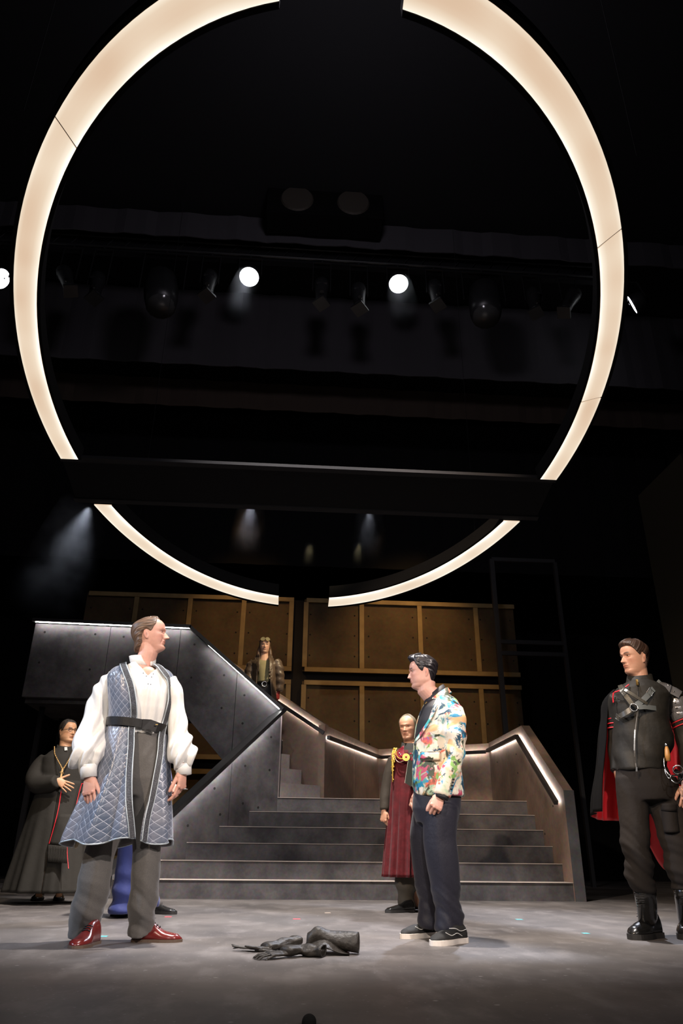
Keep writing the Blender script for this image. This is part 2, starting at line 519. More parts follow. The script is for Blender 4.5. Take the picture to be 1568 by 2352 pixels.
ro = .055
handrail([(XR - ro, 9.02, 1.02), (XR - ro, 10.33, 1.955), (XR - ro, 11.93, 1.955)], (1, 0))
handrail([(B_[0] + .03, B_[1] - .08, 1.95), (C_[0] - .12, C_[1] - .03, 1.95)], (C_[1] - B_[1], B_[0] - C_[0]) if False else (.55, .85))
handrail([(A_[0] + .05, A_[1] + .02, 1.95), (B_[0] + .01, B_[1] - .10, 1.95)], (-.92, .4))

# splayed lower-left wall: a triangle in two boards, dark overhanging cap, LED under the cap
d2 = LW1 - LW0
Ld = np.linalg.norm(d2); d2 = d2 / Ld
nin = np.array([d2[1], -d2[0]])          # towards the audience / steps
def LP(s, z, off=0.0):
    q = LW0 + d2 * (s * Ld) + nin * off
    return (q[0], q[1], z)
ZT0, ZT1 = 0.26, 2.20
def zt(s): return ZT0 + (ZT1 - ZT0) * s
for s0, s1 in ((0.0, .655), (.659, 1.0)):
    MB().prism([LP(s0, 0), LP(s1, 0), LP(s1, zt(s1)), LP(s0, zt(s0))], (-nin[0] * .10, -nin[1] * .10, 0)).build('balustrade_panel', M_CONC, stair)
MB().prism([LP(1.0, ZL - .05), LP(1.0, ZT1 - .02), LP(1.0, ZT1 - .02, -.10), LP(1.0, ZL - .05, -.10)], (d2[0] * .02, d2[1] * .02, 0)).build('end_post', mat('pale_end_board', (0.30, 0.25, 0.24), .7), stair)
capm = MB()
capm.bar(np.array(LP(-.03, zt(-.03) + .03, -.015)), np.array(LP(1.005, zt(1.005) + .03, -.015)), .21, .045, up=(0, 0, 1))
cap1 = capm.build('cap_rail', M_RAIL, stair)
MB().bar(np.array(LP(0.0, zt(0.0) + .001, .060)), np.array(LP(.99, zt(.99) + .001, .060)), .010, .006).build('led_strip', M_LEDC, cap1)

# upper-flight outer wall (front plane y = YU)
YU = 10.345
Q_ = (-1.42, 3.335); P_ = (-0.07, 2.21); TL = (-3.60, 3.365); BL = (-3.58, 2.345)
def topz(x):
    return np.interp(x, [TL[0], Q_[0], P_[0]], [TL[1], Q_[1], P_[1]])
def botz(x):
    return np.interp(x, [BL[0], -1.56, -0.62], [BL[1], 2.33, 1.35])
cuts = [TL[0], -2.545, -1.56, -0.72, P_[0]]
for a, b in zip(cuts[:-1], cuts[1:]):
    a2, b2 = a + .003, b - .003
    xs_ = [a2] + [x for x in (Q_[0], -1.56, -0.62) if a2 < x < b2] + [b2]
    xs_ = sorted(set(xs_))
    poly = [(x, YU, botz(x)) for x in xs_] + [(x, YU, topz(x)) for x in xs_[::-1]]
    MB().prism(poly, (0, .10, 0)).build('balustrade_panel', M_CONC, stair)
cm = MB()
cm.bar((TL[0] - .02, YU + .005, TL[1] + .03), (Q_[0] + .01, YU + .005, Q_[1] + .03), .21, .045)
cm.bar((Q_[0] - .01, YU + .005, Q_[1] + .03), (P_[0] + .01, YU + .005, P_[1] + .03), .21, .045)
cap2 = cm.build('cap_rail', M_RAIL, stair)
lm = MB()
lm.bar((TL[0] + .02, YU - .065, TL[1] + .003), (Q_[0], YU - .065, Q_[1] + .003), .010, .006)
lm.bar((Q_[0], YU - .065, Q_[1] + .000), (P_[0] - .04, YU - .065, P_[1] + .033), .010, .006)
lm.build('led_strip', M_LEDC, cap2)
th = MB()
for x, dz in ((-3.45, .12), (-3.45, .55), (-2.75, .12), (-2.35, .14), (-1.72, .14), (-2.75, .62), (-2.35, .62), (-1.70, .62), (-1.35, .15), (-1.35, .62), (-0.9, .2), (-.9, .65), (-.6, .22), (-.6, .6), (-.35, .5)):
    th.disc((x, YU + .001, topz(x) - dz), (0, -1, 0), .016, .004, 8)
for s, dz in ((.55, .16), (.75, .25), (.93, .2), (.93, .62), (.75, .7), (.6, .55), (.4, .3), (.86, .95)):
    p = np.array(LP(s, zt(s) - dz, -.001))
    th.disc(p, (nin[0], nin[1], 0), .016, .004, 8)
for y, z in ((9.3, 1.0), (9.7, .7), (10.6, 1.5), (10.6, 1.75), (11.6, 1.75)):
    th.disc((XR + .001, y, z), (-1, 0, 0), .013, .004, 8)
hh = th.build('tie_holes', M_HOLE, stair); hh['kind'] = 'stuff'

# upper flight: steps rising to the left behind that wall, its far balustrade and platform
UDX, URISE = 0.225, 0.186
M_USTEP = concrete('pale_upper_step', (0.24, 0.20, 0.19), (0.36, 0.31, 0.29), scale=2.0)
ust = [(.50, 10.76), (.23, 10.62), (.06, 10.50)]
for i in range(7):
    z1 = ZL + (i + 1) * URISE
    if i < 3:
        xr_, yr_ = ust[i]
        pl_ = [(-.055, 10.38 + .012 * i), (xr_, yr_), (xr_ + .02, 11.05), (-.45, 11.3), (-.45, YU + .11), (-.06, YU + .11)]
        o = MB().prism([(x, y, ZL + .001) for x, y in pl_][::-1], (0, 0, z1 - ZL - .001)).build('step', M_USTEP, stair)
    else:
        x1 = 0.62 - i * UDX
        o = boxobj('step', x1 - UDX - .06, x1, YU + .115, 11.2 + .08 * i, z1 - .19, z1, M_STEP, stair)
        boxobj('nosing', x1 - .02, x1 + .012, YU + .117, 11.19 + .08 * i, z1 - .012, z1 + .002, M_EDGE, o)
ZP = ZL + 7 * URISE
boxobj('platform', -3.58, 0.62 - 7 * UDX, YU + .11, 11.9, ZP - .14, ZP - .002, M_STEP, stair)
# far balustrade of the upper flight, climbing from the landing corner A to the platform
def far_x_z(x):
    return np.interp(x, [-3.5, -1.52, 0.56], [3.60, 3.60, 2.13])
fx = [-3.4, -1.52, -0.36, 0.56]
def fy(x):
    return np.interp(x, [-3.5, -1.5, .56], [11.95, 11.86, 10.80])
for a, b in zip(fx[:-1], fx[1:]):
    a2, b2 = a + .003, b - .003
    poly = [(a2, fy(a2), far_x_z(a2) - 1.15), (b2, fy(b2), far_x_z(b2) - 1.05), (b2, fy(b2), far_x_z(b2)), (a2, fy(a2), far_x_z(a2))]
    MB().prism(poly, (.05, .09, 0)).build('balustrade_panel', M_LAND, stair)
hr = [np.array((x, fy(x) - .05, far_x_z(x) - .14)) for x in (-2.6, -1.50, .54)]
handrail(hr, (.45, .9))

# platform support wall underneath, far left (dark)
boxobj('platform_leg', -3.45, -3.39, 10.7, 10.76, 0, ZP - .142, M_BLACK, stair)
boxobj('platform_leg', -3.45, -3.39, 11.7, 11.76, 0, ZP - .142, M_BLACK, stair)

# ------------------------------------------------------------------ flown oval ring light
RC = np.array([0.183, 6.167, 4.40]); SL = -0.22; RO, RI, ECC = 2.7487, 2.5727, 1.38
_ey = np.array([0, 1, SL]) / math.hypot(1, SL); _ez = np.cross(np.array([1.0, 0, 0]), _ey)
def ringp(r, t, h=0.0):
    return RC + np.array([1.0, 0, 0]) * r * math.cos(t) + _ey * r * ECC * math.sin(t) + _ez * h
M_RING, nt, N, L, B = new_mat('ring_diffuser')
B.inputs['Base Color'].default_value = (0.02, 0.02, 0.02, 1)
at = N.new('ShaderNodeAttribute'); at.attribute_name = 'glow'
tc = N.new('ShaderNodeTexCoord')
nz = N.new('ShaderNodeTexNoise'); nz.inputs['Scale'].default_value = 1.9; nz.inputs['Detail'].default_value = 1.0
L.new(tc.outputs['Object'], nz.inputs['Vector'])
mm = N.new('ShaderNodeMath'); mm.operation = 'MULTIPLY_ADD'; mm.inputs[1].default_value = 0.62; mm.inputs[2].default_value = -0.31
L.new(nz.outputs['Fac'], mm.inputs[0])
ad = N.new('ShaderNodeMath'); ad.operation = 'ADD'; ad.use_clamp = True
L.new(at.outputs['Fac'], ad.inputs[0]); L.new(mm.outputs[0], ad.inputs[1])
cr = N.new('ShaderNodeValToRGB')
e = cr.color_ramp.elements
e[0].position, e[0].color = 0.0, rgba((0.62, 0.43, 0.27))
e[1].position, e[1].color = 1.0, rgba((1.25, 1.15, 1.0))
for pos, c in ((0.3, (0.74, 0.54, 0.38)), (0.55, (0.86, 0.70, 0.53)), (0.8, (1.0, 0.88, 0.72))):
    el = e.new(pos); el.color = rgba(c)
L.new(ad.outputs[0], cr.inputs['Fac'])
L.new(cr.outputs['Color'], B.inputs['Emission Color'])
B.inputs['Emission Strength'].default_value = 1.0
B.inputs['Roughness'].default_value = 0.6

ring = empty('ring_light', tuple(RC), 'huge glowing oval ring lamp hanging tilted over the stage', 'lamp')
# gaps: along y between 6.99 and 7.75 (both sides), along x between -0.21 and 0.53 (front and back)
def t_at_y(y, sgn, r):       # angle where the ring of radius r passes y
    s = (y - RC[1]) / (_ey[1] * ECC * r)
    a = math.asin(max(-1, min(1, s)))
    return a if sgn > 0 else math.pi - a
def t_at_x(x, far, r):
    c = math.acos((x - RC[0]) / r)
    return c if far else -c
segs = []
for r_name, spec in (('front_right', (lambda r: t_at_x(.535, False, r), lambda r: t_at_y(6.985, 1, r))),
                     ('front_left', (lambda r: t_at_y(6.99, -1, r), lambda r: 2 * math.pi + t_at_x(-.22, False, r))),
                     ('rear_right', (lambda r: t_at_y(7.75, 1, r), lambda r: t_at_x(.515, True, r))),
                     ('rear_left', (lambda r: t_at_x(-.18, True, r), lambda r: t_at_y(7.752, -1, r)))):
    f0, f1 = spec
    cutsl = {'front_right': [0.0, .50, .80, 1.0], 'front_left': [0.0, .62, 1.0]}.get(r_name, [0.0, 1.0])
    NT = 48
    # casing: inner + outer fascia, top
    mb = MB()
    rings_ = []
    for k in range(NT + 1):
        q = k / NT
        pr = []
        for r, h in ((RO + .004, -.004), (RO + .03, -.004), (RO + .03, .16), (RI - .03, .16), (RI - .03, -.004), (RI - .004, -.004), (RI - .004, .012), (RO + .004, .012)):
            t = f0(min(r, RO)) * (1 - q) + f1(min(r, RO)) * q
            pr.append(ringp(r, t, h))
        rings_.append(np.array(pr))
    mb.rings(rings_)
    mb.build('casing', mat('ring_casing_black', (.010, .010, .010), .95, spec=.04), ring)
    for c0, c1 in zip(cutsl[:-1], cutsl[1:]):
        nt_ = max(10, int(NT * (c1 - c0)))
        V_, G_, F_ = [], [], []
        nr = 7
        for k in range(nt_ + 1):
            q = c0 + (c1 - c0) * (k / nt_)
            q = q + (.0012 if k == 0 and c0 > 0 else (-.0012 if k == nt_ and c1 < 1 else 0))
            for j in range(nr):
                w_ = j / (nr - 1)
                r = RI + (RO - RI) * w_
                t = f0(r) * (1 - q) + f1(r) * q
                V_.append(ringp(r, t, 0.0))
                G_.append(min(1.0, .40 + .85 * math.exp(-(w_ / .17) ** 1.2) + .30 * math.exp(-((1 - w_) / .08))) + (.18 if r_name.startswith('rear') else 0))
        for k in range(nt_):
            for j in range(nr - 1):
                a0 = k * nr + j
                F_.append((a0, a0 + nr, a0 + nr + 1, a0 + 1))
        # give it thickness
        nv = len(V_)
        V2 = [v + _ez * .010 for v in V_]
        F2 = F_ + [tuple(i + nv for i in f[::-1]) for f in F_]
        pn = mk('diffuser_panel', V_ + V2, F2, M_RING, ring, smooth=True)
        ga = pn.data.attributes.new('glow', 'FLOAT', 'POINT')
        ga.data.foreach_set('value', G_ + [0.3] * nv)
# dark cross members that fill the gaps
cb = empty('cross_beam', (RC[0], 7.37, 4.3), 'black beam crossing the glowing ring from side to side', 'beam')
zb = lambda y: RC[2] + SL * (y - RC[1])
for (y0, y1) in ((6.99, 7.06), (7.68, 7.75)):
    MB().prism([(-2.52, y0, zb(y0) + .02), (2.88, y0, zb(y0) + .02), (2.88, y1, zb(y1) + .02), (-2.52, y1, zb(y1) + .02)], (0, 0, .035)).build('edge_rail', mat('beam_edge_black', (.022, .022, .024), .9, spec=.1), cb)
MB().prism([(-2.5, 7.06, zb(7.06) + .035), (2.86, 7.06, zb(7.06) + .035), (2.86, 7.68, zb(7.68) + .035), (-2.5, 7.68, zb(7.68) + .035)], (0, 0, .06)).build('infill_panel', M_BLACK, cb)
for x, y in ((-2.0, 3.6), (2.4, 3.6), (-2.0, 8.8), (2.4, 8.8)):
    r_ = MB().tube([(x, y, zb(y) + .16), (x, y, 10.39)], .003, 6)
    r_.build('suspension_cable', M_BLACK, ring)

# ------------------------------------------------------------------ hanging borders (overhead masking cloths)
def border(y, u_ref, v_bot, v_top, material, label, x0=-6.9, x1=8.1, thick=.02, name='border_drape'):
    zb_ = on_y(u_ref, v_bot, y)[2]; zt_ = min(10.3, on_y(u_ref, v_top, y)[2])
    xs_ = np.linspace(x0, x1, 90)
    fr = [(x, y + .02 * math.sin(x * 9), zb_) for x in xs_] ; 
    V_ = []
    for x in xs_:
        w_ = .015 * math.sin(x * 7.0) + .008 * math.sin(x * 17)
        V_ += [(x, y + w_, zb_), (x, y + w_, zt_), (x, y + w_ + thick, zt_), (x, y + w_ + thick, zb_)]
    F_ = []
    for i in range(len(xs_) - 1):
        for j in range(4):
            k = (j + 1) % 4
            F_.append((4 * i + j, 4 * i + k, 4 * i + 4 + k, 4 * i + 4 + j))
    F_ += [(0, 3, 2, 1), tuple(4 * (len(xs_) - 1) + j for j in range(4))]
    o = mk(name, V_, F_, material, None, origin=(0.5, y, zb_))
    tag(o, label, 'drape', 'overhead masking borders')
    return o
border(9.3, 700, 560, 190, M_BORDER, 'grey overhead border cloth above the hanging lanterns')
border(11.2, 700, 850, 500, M_BORDER, 'grey overhead border cloth directly behind the row of lanterns')
border(12.2, 700, 945, 885, M_BROWNB, 'brown-grey border strip below the lanterns')
border(13.6, 700, 1300, 960, M_BLACK, 'black border cloth right above the panelled wall')

# ------------------------------------------------------------------ lighting pipe and lanterns
YP = 9.6
pl = on_y(120, 560, YP); pr_ = on_y(1420, 640, YP)
zp = on_y(740, 592, YP)[2]
pipe = empty('lighting_truss', (0.3, YP, zp), 'black lighting truss carrying the lanterns behind the ring', 'truss')
for dz in (.0, .22):
    MB().tube([(-5.2, YP + .05, zp + dz), (5.6, YP + .05, zp + dz)], .025, 8).build('chord_pipe', M_BODY, pipe)
for i in range(36):
    x = -5.2 + i * .3
    MB().tube([(x, YP + .05, zp), (x + .15, YP + .05, zp + .22)], .009, 6).build('brace', M_BODY, pipe)
boxobj('cable_tray', -5.2, 5.6, YP + .08, YP + .2, zp - .06, zp + .46, M_BLACK, pipe)

def lantern(u, v, kind, label, tilt=(0, -.35, -1), lit=False, mat_b=M_BODY):
    c = on_y(u, v, YP)
    d = np.array(tilt, float); d /= np.linalg.norm(d)
    k = 1.75 if kind == 'profile' else (2.0 if kind == 'wash' else 1.42)
    e_ = empty('stage_lantern', (c[0], c[1], c[2]), label, 'stage light', 'lanterns on the truss')
    if kind == 'profile':
        a = c - d * .17 * k; b_ = c + d * .20 * k
        MB().tube([a, a + d * .03 * k, a + d * .10 * k, c, c + d * .10 * k, b_ - d * .03 * k, b_], [x * k for x in (.04, .07, .075, .062, .055, .055, .064)], 12).build('barrel', mat_b, e_, True)
        MB().tube([b_, b_ + d * .03 * k], [.085 * k, .09 * k], 4).build('colour_frame', M_BODY, e_)
        MB().disc(c + d * .12 * k - np.array([0, .065 * k, 0]), (0, -1, 0), .02 * k, .02 * k, 8).build('focus_knob', M_GLINT, e_)
        MB().tube([c - d * .06 * k - np.array([.05 * k, .06 * k, 0]), c - d * .06 * k + np.array([.05 * k, -.06 * k, 0])], .012 * k, 6).build('shutter_handle', M_BODY, e_)
    elif kind == 'wash':
        a = c - d * .20 * k; b_ = c + d * .26 * k
        MB().tube([a, a + d * .05 * k, c, c + d * .16 * k, b_], [x * k for x in (.10, .13, .14, .135, .12)], 14).build('head', mat_b, e_, True)
        MB().tube([b_ - d * .01, b_ + d * .01], [.11 * k, .11 * k], 14).build('lens', mat('dark_lens', (.05, .05, .05), .15), e_, True)
    elif kind == 'led':
        MB().tube([c - d * .16 * k, c - d * .12 * k, c - d * .02 * k, c], [x * k for x in (.07, .11, .125, .125)], 18).build('housing', M_BODY, e_, True)
        ln = MB().tube([c - d * .004, c + d * .004], [.115 * k, .115 * k], 24).build('lens', M_LENS, e_, False)
        for q in range(3):
            MB().disc(c + d * .005 + np.array([.05 * (q - 1), .0, .012]), d, .014, .003, 10).build('led_cell', mat('led_cell_grey', (.6, .65, .7), .4), ln)
    # yoke to the pipe
    s = np.array([1.0, 0, 0])
    yk = MB()
    top = np.array([c[0], YP + .05, zp - .03])
    w_ = .36 if kind == 'wash' else .15
    ctr = c - d * .11 if kind == 'led' else c
    wk = .19 if kind == 'led' else w_
    yk.bar(ctr + s * wk, np.array([top[0] + wk, top[1], top[2] - .05]), .012, .03, up=(0, 1, 0))
    yk.bar(ctr - s * wk, np.array([top[0] - wk, top[1], top[2] - .05]), .012, .03, up=(0, 1, 0))
    yk.bar(np.array([top[0] - wk, top[1], top[2] - .05]), np.array([top[0] + wk, top[1], top[2] - .05]), .03, .012)
    yk.bar(top - np.array([0, 0, .05]), top, .03, .03, up=(0, 1, 0))
    yk.build('yoke', M_BODY, e_)
    return e_
lantern(152, 640, 'profile', 'slanting black lantern at the far left end of the truss', (.45, -.3, -1))
lantern(222, 655, 'profile', 'black profile lantern with a brass glint, second from the left', (.1, -.3, -1))
lantern(370, 665, 'wash', 'bulky black moving-head lantern on the left half of the truss', (.15, -.35, -1))
lantern(480, 650, 'profile', 'slim black lantern beside the left lit lamp', (0, -.3, -1))
lantern(572, 636, 'led', 'lit round white lamp, left one of the two', (-.1, -.55, -1), True)
lantern(738, 668, 'profile', 'black lantern hanging at the middle of the truss', (0, -.3, -1))
lantern(824, 680, 'profile', 'black lantern with bare metal clamp left of the right lit lamp', (0, -.3, -1))
lantern(915, 652, 'led', 'lit round white lamp, right one of the two', (.0, -.5, -1), True)
lantern(1000, 672, 'profile', 'slim black lantern just right of the right lit lamp', (0, -.3, -1))
lantern(1113, 690, 'wash', 'bulky black moving-head lantern on the right half of the truss', (-.12, -.35, -1))
lantern(1226, 690, 'profile', 'black profile lantern near the right end of the truss', (-.1, -.3, -1))
lantern(1310, 690, 'profile', 'slanting black lantern at the far right end of the truss', (-.55, -.2, -1))
lantern(2, 640, 'led', 'lit white lamp at the left edge of the picture', (.9, -.25, -.6), True)
lantern(1452, 700, 'led', 'small lit lamp seen edge-on right of the ring', (-1.0, .75, -.35), True)
# the loudspeaker box hung high in the middle
sp = empty('speaker_box', tuple(on_y(745, 460, 9.1)), 'black box hanging high in the middle above the truss', 'speaker')
c = on_y(745, 470, 9.1)
MB().box(c[0] - .95, c[0] + .95, 8.75, 9.2, c[2] - .62, c[2] + .75).build('cabinet', mat('speaker_black', (.004, .004, .004), .95, spec=.05), sp)
for dx in (-.42, .42):
    MB().tube([(c[0] + dx * 1.1, 8.749, c[2] - .30), (c[0] + dx * 1.1, 8.72, c[2] - .30)], [.27, .25], 24).build('grille', mat('dim_grille', (.030, .024, .018), .7), sp)

# ------------------------------------------------------------------ dark steel frame tower at the right, tormentor wing
YC = 12.9
cg = empty('steel_frame_tower', (4.2, YC, 0), 'dark open steel frame tower standing right of the panelled wall', 'frame')
def cx_(u, v): return on_y(u, v, YC)
for (u0, v0, u1, v1, wd_) in ((1126, 1285, 1166, 1720, .085), (1270, 1293, 1328, 1720, .06)):
    a, b = cx_(u0, v0), cx_(u1, v1)
    xm = (a[0] + b[0]) / 2
    boxobj('post', xm - wd_ / 2, xm + wd_ / 2, YC - .04, YC + .04, 0, a[2], M_CAGE, cg)
xa, xb = (cx_(1126, 1285)[0] + cx_(1166, 1720)[0]) / 2, (cx_(1270, 1293)[0] + cx_(1328, 1720)[0]) / 2
for v in (1288, 1476, 1502):
    z = cx_(1220, v)[2]
    boxobj('rail', xa, xb, YC - .03, YC + .03, z - .035, z + .035, M_CAGE, cg)
wg = boxobj('side_wing', 4.75, 4.85, 7.6, 8.8, 0, on_y(1540, 1040, 7.6)[2], mat('wing_paint', (.016, .014, .009), .9, spec=.1)); tag(wg, 'dark olive flat standing at the right edge of the stage', 'flat')

# floor microphone at the front edge
p = on_z(710, 2352, 0); q_ = W(2.52, 710, 2328)
mic = empty('floor_microphone', (q_[0], q_[1], 0), 'small black foam-topped microphone at the front edge of the floor', 'microphone')
zt_ = q_[2]
MB().tube([(q_[0], q_[1], 0), (q_[0], q_[1], .012)], [.05, .045], 16).build('base', M_BODY, mic)
MB().tube([(q_[0], q_[1], .012), (q_[0], q_[1], max(.02, zt_ - .05))], [.008, .008], 8).build('stem', M_BODY, mic)
MB().tube([(q_[0], q_[1], zt_ - .06), (q_[0], q_[1], zt_ - .02)] + [(q_[0], q_[1], zt_ - .02 + .02 * math.sin(a)) for a in np.linspace(.15, 1.5, 9)], [.020, .021] + [.021 * math.cos(a) for a in np.linspace(.15, 1.5, 9)], 18).build('windshield', mat('foam_black', (.012, .011, .010), .95, bump=(900, .4, .002)), mic, True)
# ================================================================== people: tools
def cub(x, xs, ys):
    """smooth (Catmull-Rom) interpolation"""
    xs, ys = np.asarray(xs, float), np.asarray(ys, float)
    x = np.clip(np.asarray(x, float), xs[0], xs[-1])
    m = np.gradient(ys, xs) if len(xs) > 1 else np.zeros_like(ys)
    d = np.diff(ys) / np.diff(xs)
    for i in range(len(xs)):                       # keep it from overshooting
        if i == 0 or i == len(xs) - 1: continue
        if d[i - 1] * d[i] <= 0: m[i] = 0
    i = np.clip(np.searchsorted(xs, x) - 1, 0, len(xs) - 2)
    h = xs[i + 1] - xs[i]
    t = (x - xs[i]) / h
    return ((2 * t**3 - 3 * t**2 + 1) * ys[i] + (t**3 - 2 * t**2 + t) * h * m[i] + (-2 * t**3 + 3 * t**2) * ys[i + 1] + (t**3 - t**2) * h * m[i + 1])

def sstep(x, a, b):
    t = np.clip((x - a) / (b - a), 0, 1)
    return t * t * (3 - 2 * t)

def gau(x, c, s):
    return np.exp(-((x - c) / s) ** 2)

def wob(P, scale, seed=0, octs=3):
    """cheap smooth pseudo-noise in -1..1 for an (n,3) array"""
    r = np.random.default_rng(seed)
    out = np.zeros(len(P)); amp = 1.0; tot = 0
    for o in range(octs):
        for k in range(3):
            d = r.normal(size=3); d /= np.linalg.norm(d)
            out += amp * np.sin(P @ d * scale * (1.9 ** o) * 6.28 + r.uniform(0, 6.28)) / 3
        tot += amp; amp *= 0.55
    return out / tot

def remesh(mb, vox, smooth=4, factor=0.5):
    """fuse the shapes collected in mb into ONE continuous surface; returns (verts, faces)"""
    me = bpy.data.meshes.new('tmp')
    me.from_pydata(mb.V().tolist(), [], mb.f)
    me.update()
    ob = bpy.data.objects.new('tmp', me)
    col.objects.link(ob)
    m = ob.modifiers.new('r', 'REMESH'); m.mode = 'VOXEL'; m.voxel_size = vox
    if smooth:
        s = ob.modifiers.new('s', 'SMOOTH'); s.iterations = smooth; s.factor = factor
    dg = bpy.context.evaluated_depsgraph_get()
    dg.update()
    ev = ob.evaluated_get(dg)
    em = ev.to_mesh()
    V = np.empty(len(em.vertices) * 3); em.vertices.foreach_get('co', V)
    Fc = [tuple(p.vertices) for p in em.polygons]
    ev.to_mesh_clear()
    bpy.data.objects.remove(ob); bpy.data.meshes.remove(me)
    return V.reshape(-1, 3), Fc

def normals(V, Fc):
    n = np.zeros_like(V)
    q = np.array([f[:4] if len(f) >= 4 else (f[0], f[1], f[2], f[2]) for f in Fc])
    a = np.cross(V[q[:, 2]] - V[q[:, 0]], V[q[:, 3]] - V[q[:, 1]])
    for k in range(4):
        np.add.at(n, q[:, k], a)
    return n / (np.linalg.norm(n, axis=1)[:, None] + 1e-12)

def set_col(ob, C, name='tint'):
    a = ob.data.color_attributes.new(name, 'FLOAT_COLOR', 'POINT')
    C4 = np.ones((len(C), 4)); C4[:, :3] = C
    a.data.foreach_set('color', C4.ravel())

def set_vec(ob, X, name='pat'):
    a = ob.data.attributes.new(name, 'FLOAT_VECTOR', 'POINT')
    a.data.foreach_set('vector', np.asarray(X, float).ravel())

def smooth_mesh(ob):
    ob.data.polygons.foreach_set('use_smooth', [True] * len(ob.data.polygons))

# ---------------------------------------------------------------- head
def head_rings(z, t, P):
    """base skull: z in head heights above the chin, t angle from the face (t=0) to the right; grids of equal shape"""
    jw, ch = P.get('jaw', 1.0), P.get('chin', 0.0)
    fat = P.get('fat', 0.0)
    w = cub(z, [-.14, -.05, 0, .05, .12, .2, .3, .42, .55, .68, .8, .9, .96, .99, 1.0],
            [.225, .20, .19, .215 * jw, .245 * jw, .272 * jw, .292 * (jw * .5 + .5), .312, .325, .332, .308, .235, .152, .08, .002])
    w = w + fat * .04 * gau(z, .18, .18)
    f = cub(z, [-.14, -.08, -.03, 0, .04, .09, .135, .18, .25, .3, .36, .45, .52, .58, .68, .8, .88, .95, .985, 1.0],
            [.13, .17, .255, .32 + ch, .365 + ch, .372 + ch, .35 + ch * .5, .355, .365, .372, .372, .375, .37, .392, .392, .355, .285, .17, .08, -.03])
    b = cub(z, [-.14, 0, .12, .22, .32, .42, .55, .68, .8, .9, .96, 1.0],
            [-.33, -.31, -.30, -.315, -.36, -.415, -.455, -.46, -.415, -.31, -.21, -.035])
    yc = -.03
    s, c = np.sin(t), np.cos(t)
    e = np.where(c > 0, .96, .94)
    ex = .92
    x = w * np.sign(s) * np.abs(s) ** ex
    fr = np.where(c > 0, f - yc, yc - b)
    y = yc + fr * np.sign(c) * np.abs(c) ** e
    # the jaw narrows to the chin
    return x, y, f, c

def head_pts(nz=96, nt=112, P={}):
    zz = np.concatenate([np.linspace(-.14, .9, nz - 14), .9 + .1 * np.sin(np.linspace(0, math.pi / 2, 15)[1:])])
    tt = np.linspace(0, 2 * math.pi, nt, endpoint=False)
    # more columns on the face
    tt = tt - .28 * np.sin(tt) - .06 * np.sin(2 * tt)
    Z, T = np.meshgrid(zz, tt, indexing='ij')
    x, y, f, c = head_rings(Z, T, P)
    front = sstep(c, 0.05, .45)
    ax = np.abs(x)
    k = P.get
    dy = np.zeros_like(x)
    # brow, sockets, cheeks
    dy += k('brow', 1.0) * .020 * gau(Z, .585, .035) * sstep(.24 - ax, 0, .1)
    dy -= .046 * gau(ax, .135, .068) * gau(Z, .525, .042)
    dy -= .020 * gau(ax, .06, .04) * gau(Z, .53, .04)
    dy += .016 * gau(ax, .20, .07) * gau(Z, .42, .06)
    dy -= k('gaunt', 0.0) * .035 * gau(ax, .20, .06) * gau(Z, .26, .08)
    # nose
    nl, nb = k('nose', 1.0), k('nose_z', .335)
    rise = np.clip((.56 - Z) / (.56 - nb), 0, 1.15)
    prof = (.012 + .128 * nl * rise ** 1.15) * sstep(Z, nb - .045, nb + .012) * sstep(.60 - Z, 0, .06)
    wid = .030 + .026 * rise
    dy += prof * np.exp(-(ax / wid) ** 2.4)
    dy += .036 * gau(ax, .058, .022) * gau(Z, nb + .012, .022)
    # mouth
    mw = sstep(.125 - ax, 0, .05)
    dy += mw * (.030 * gau(Z, .248, .017) + .032 * gau(Z, .196, .018) - .024 * gau(Z, .222, .008))
    dy += .016 * gau(ax, 0, .09) * gau(Z, .225, .07)
    dy -= .012 * gau(ax, 0, .07) * gau(Z, .145, .02)
    dy += .012 * gau(ax, 0, .06) * gau(Z, .07, .035)
    dy -= k('fold', .3) * .02 * gau(ax, .115 + (.33 - Z) * .22, .014) * sstep(Z, .17, .22) * sstep(.36 - Z, 0, .04)
    y = y + dy * front
    return x, y, Z, T, c

def grid_faces(m, n, closed=True):
    Fc = []
    for i in range(m - 1):
        for j in range(n if closed else n - 1):
            k2 = (j + 1) % n
            Fc.append((i * n + j, i * n + k2, (i + 1) * n + k2, (i + 1) * n + j))
    return Fc

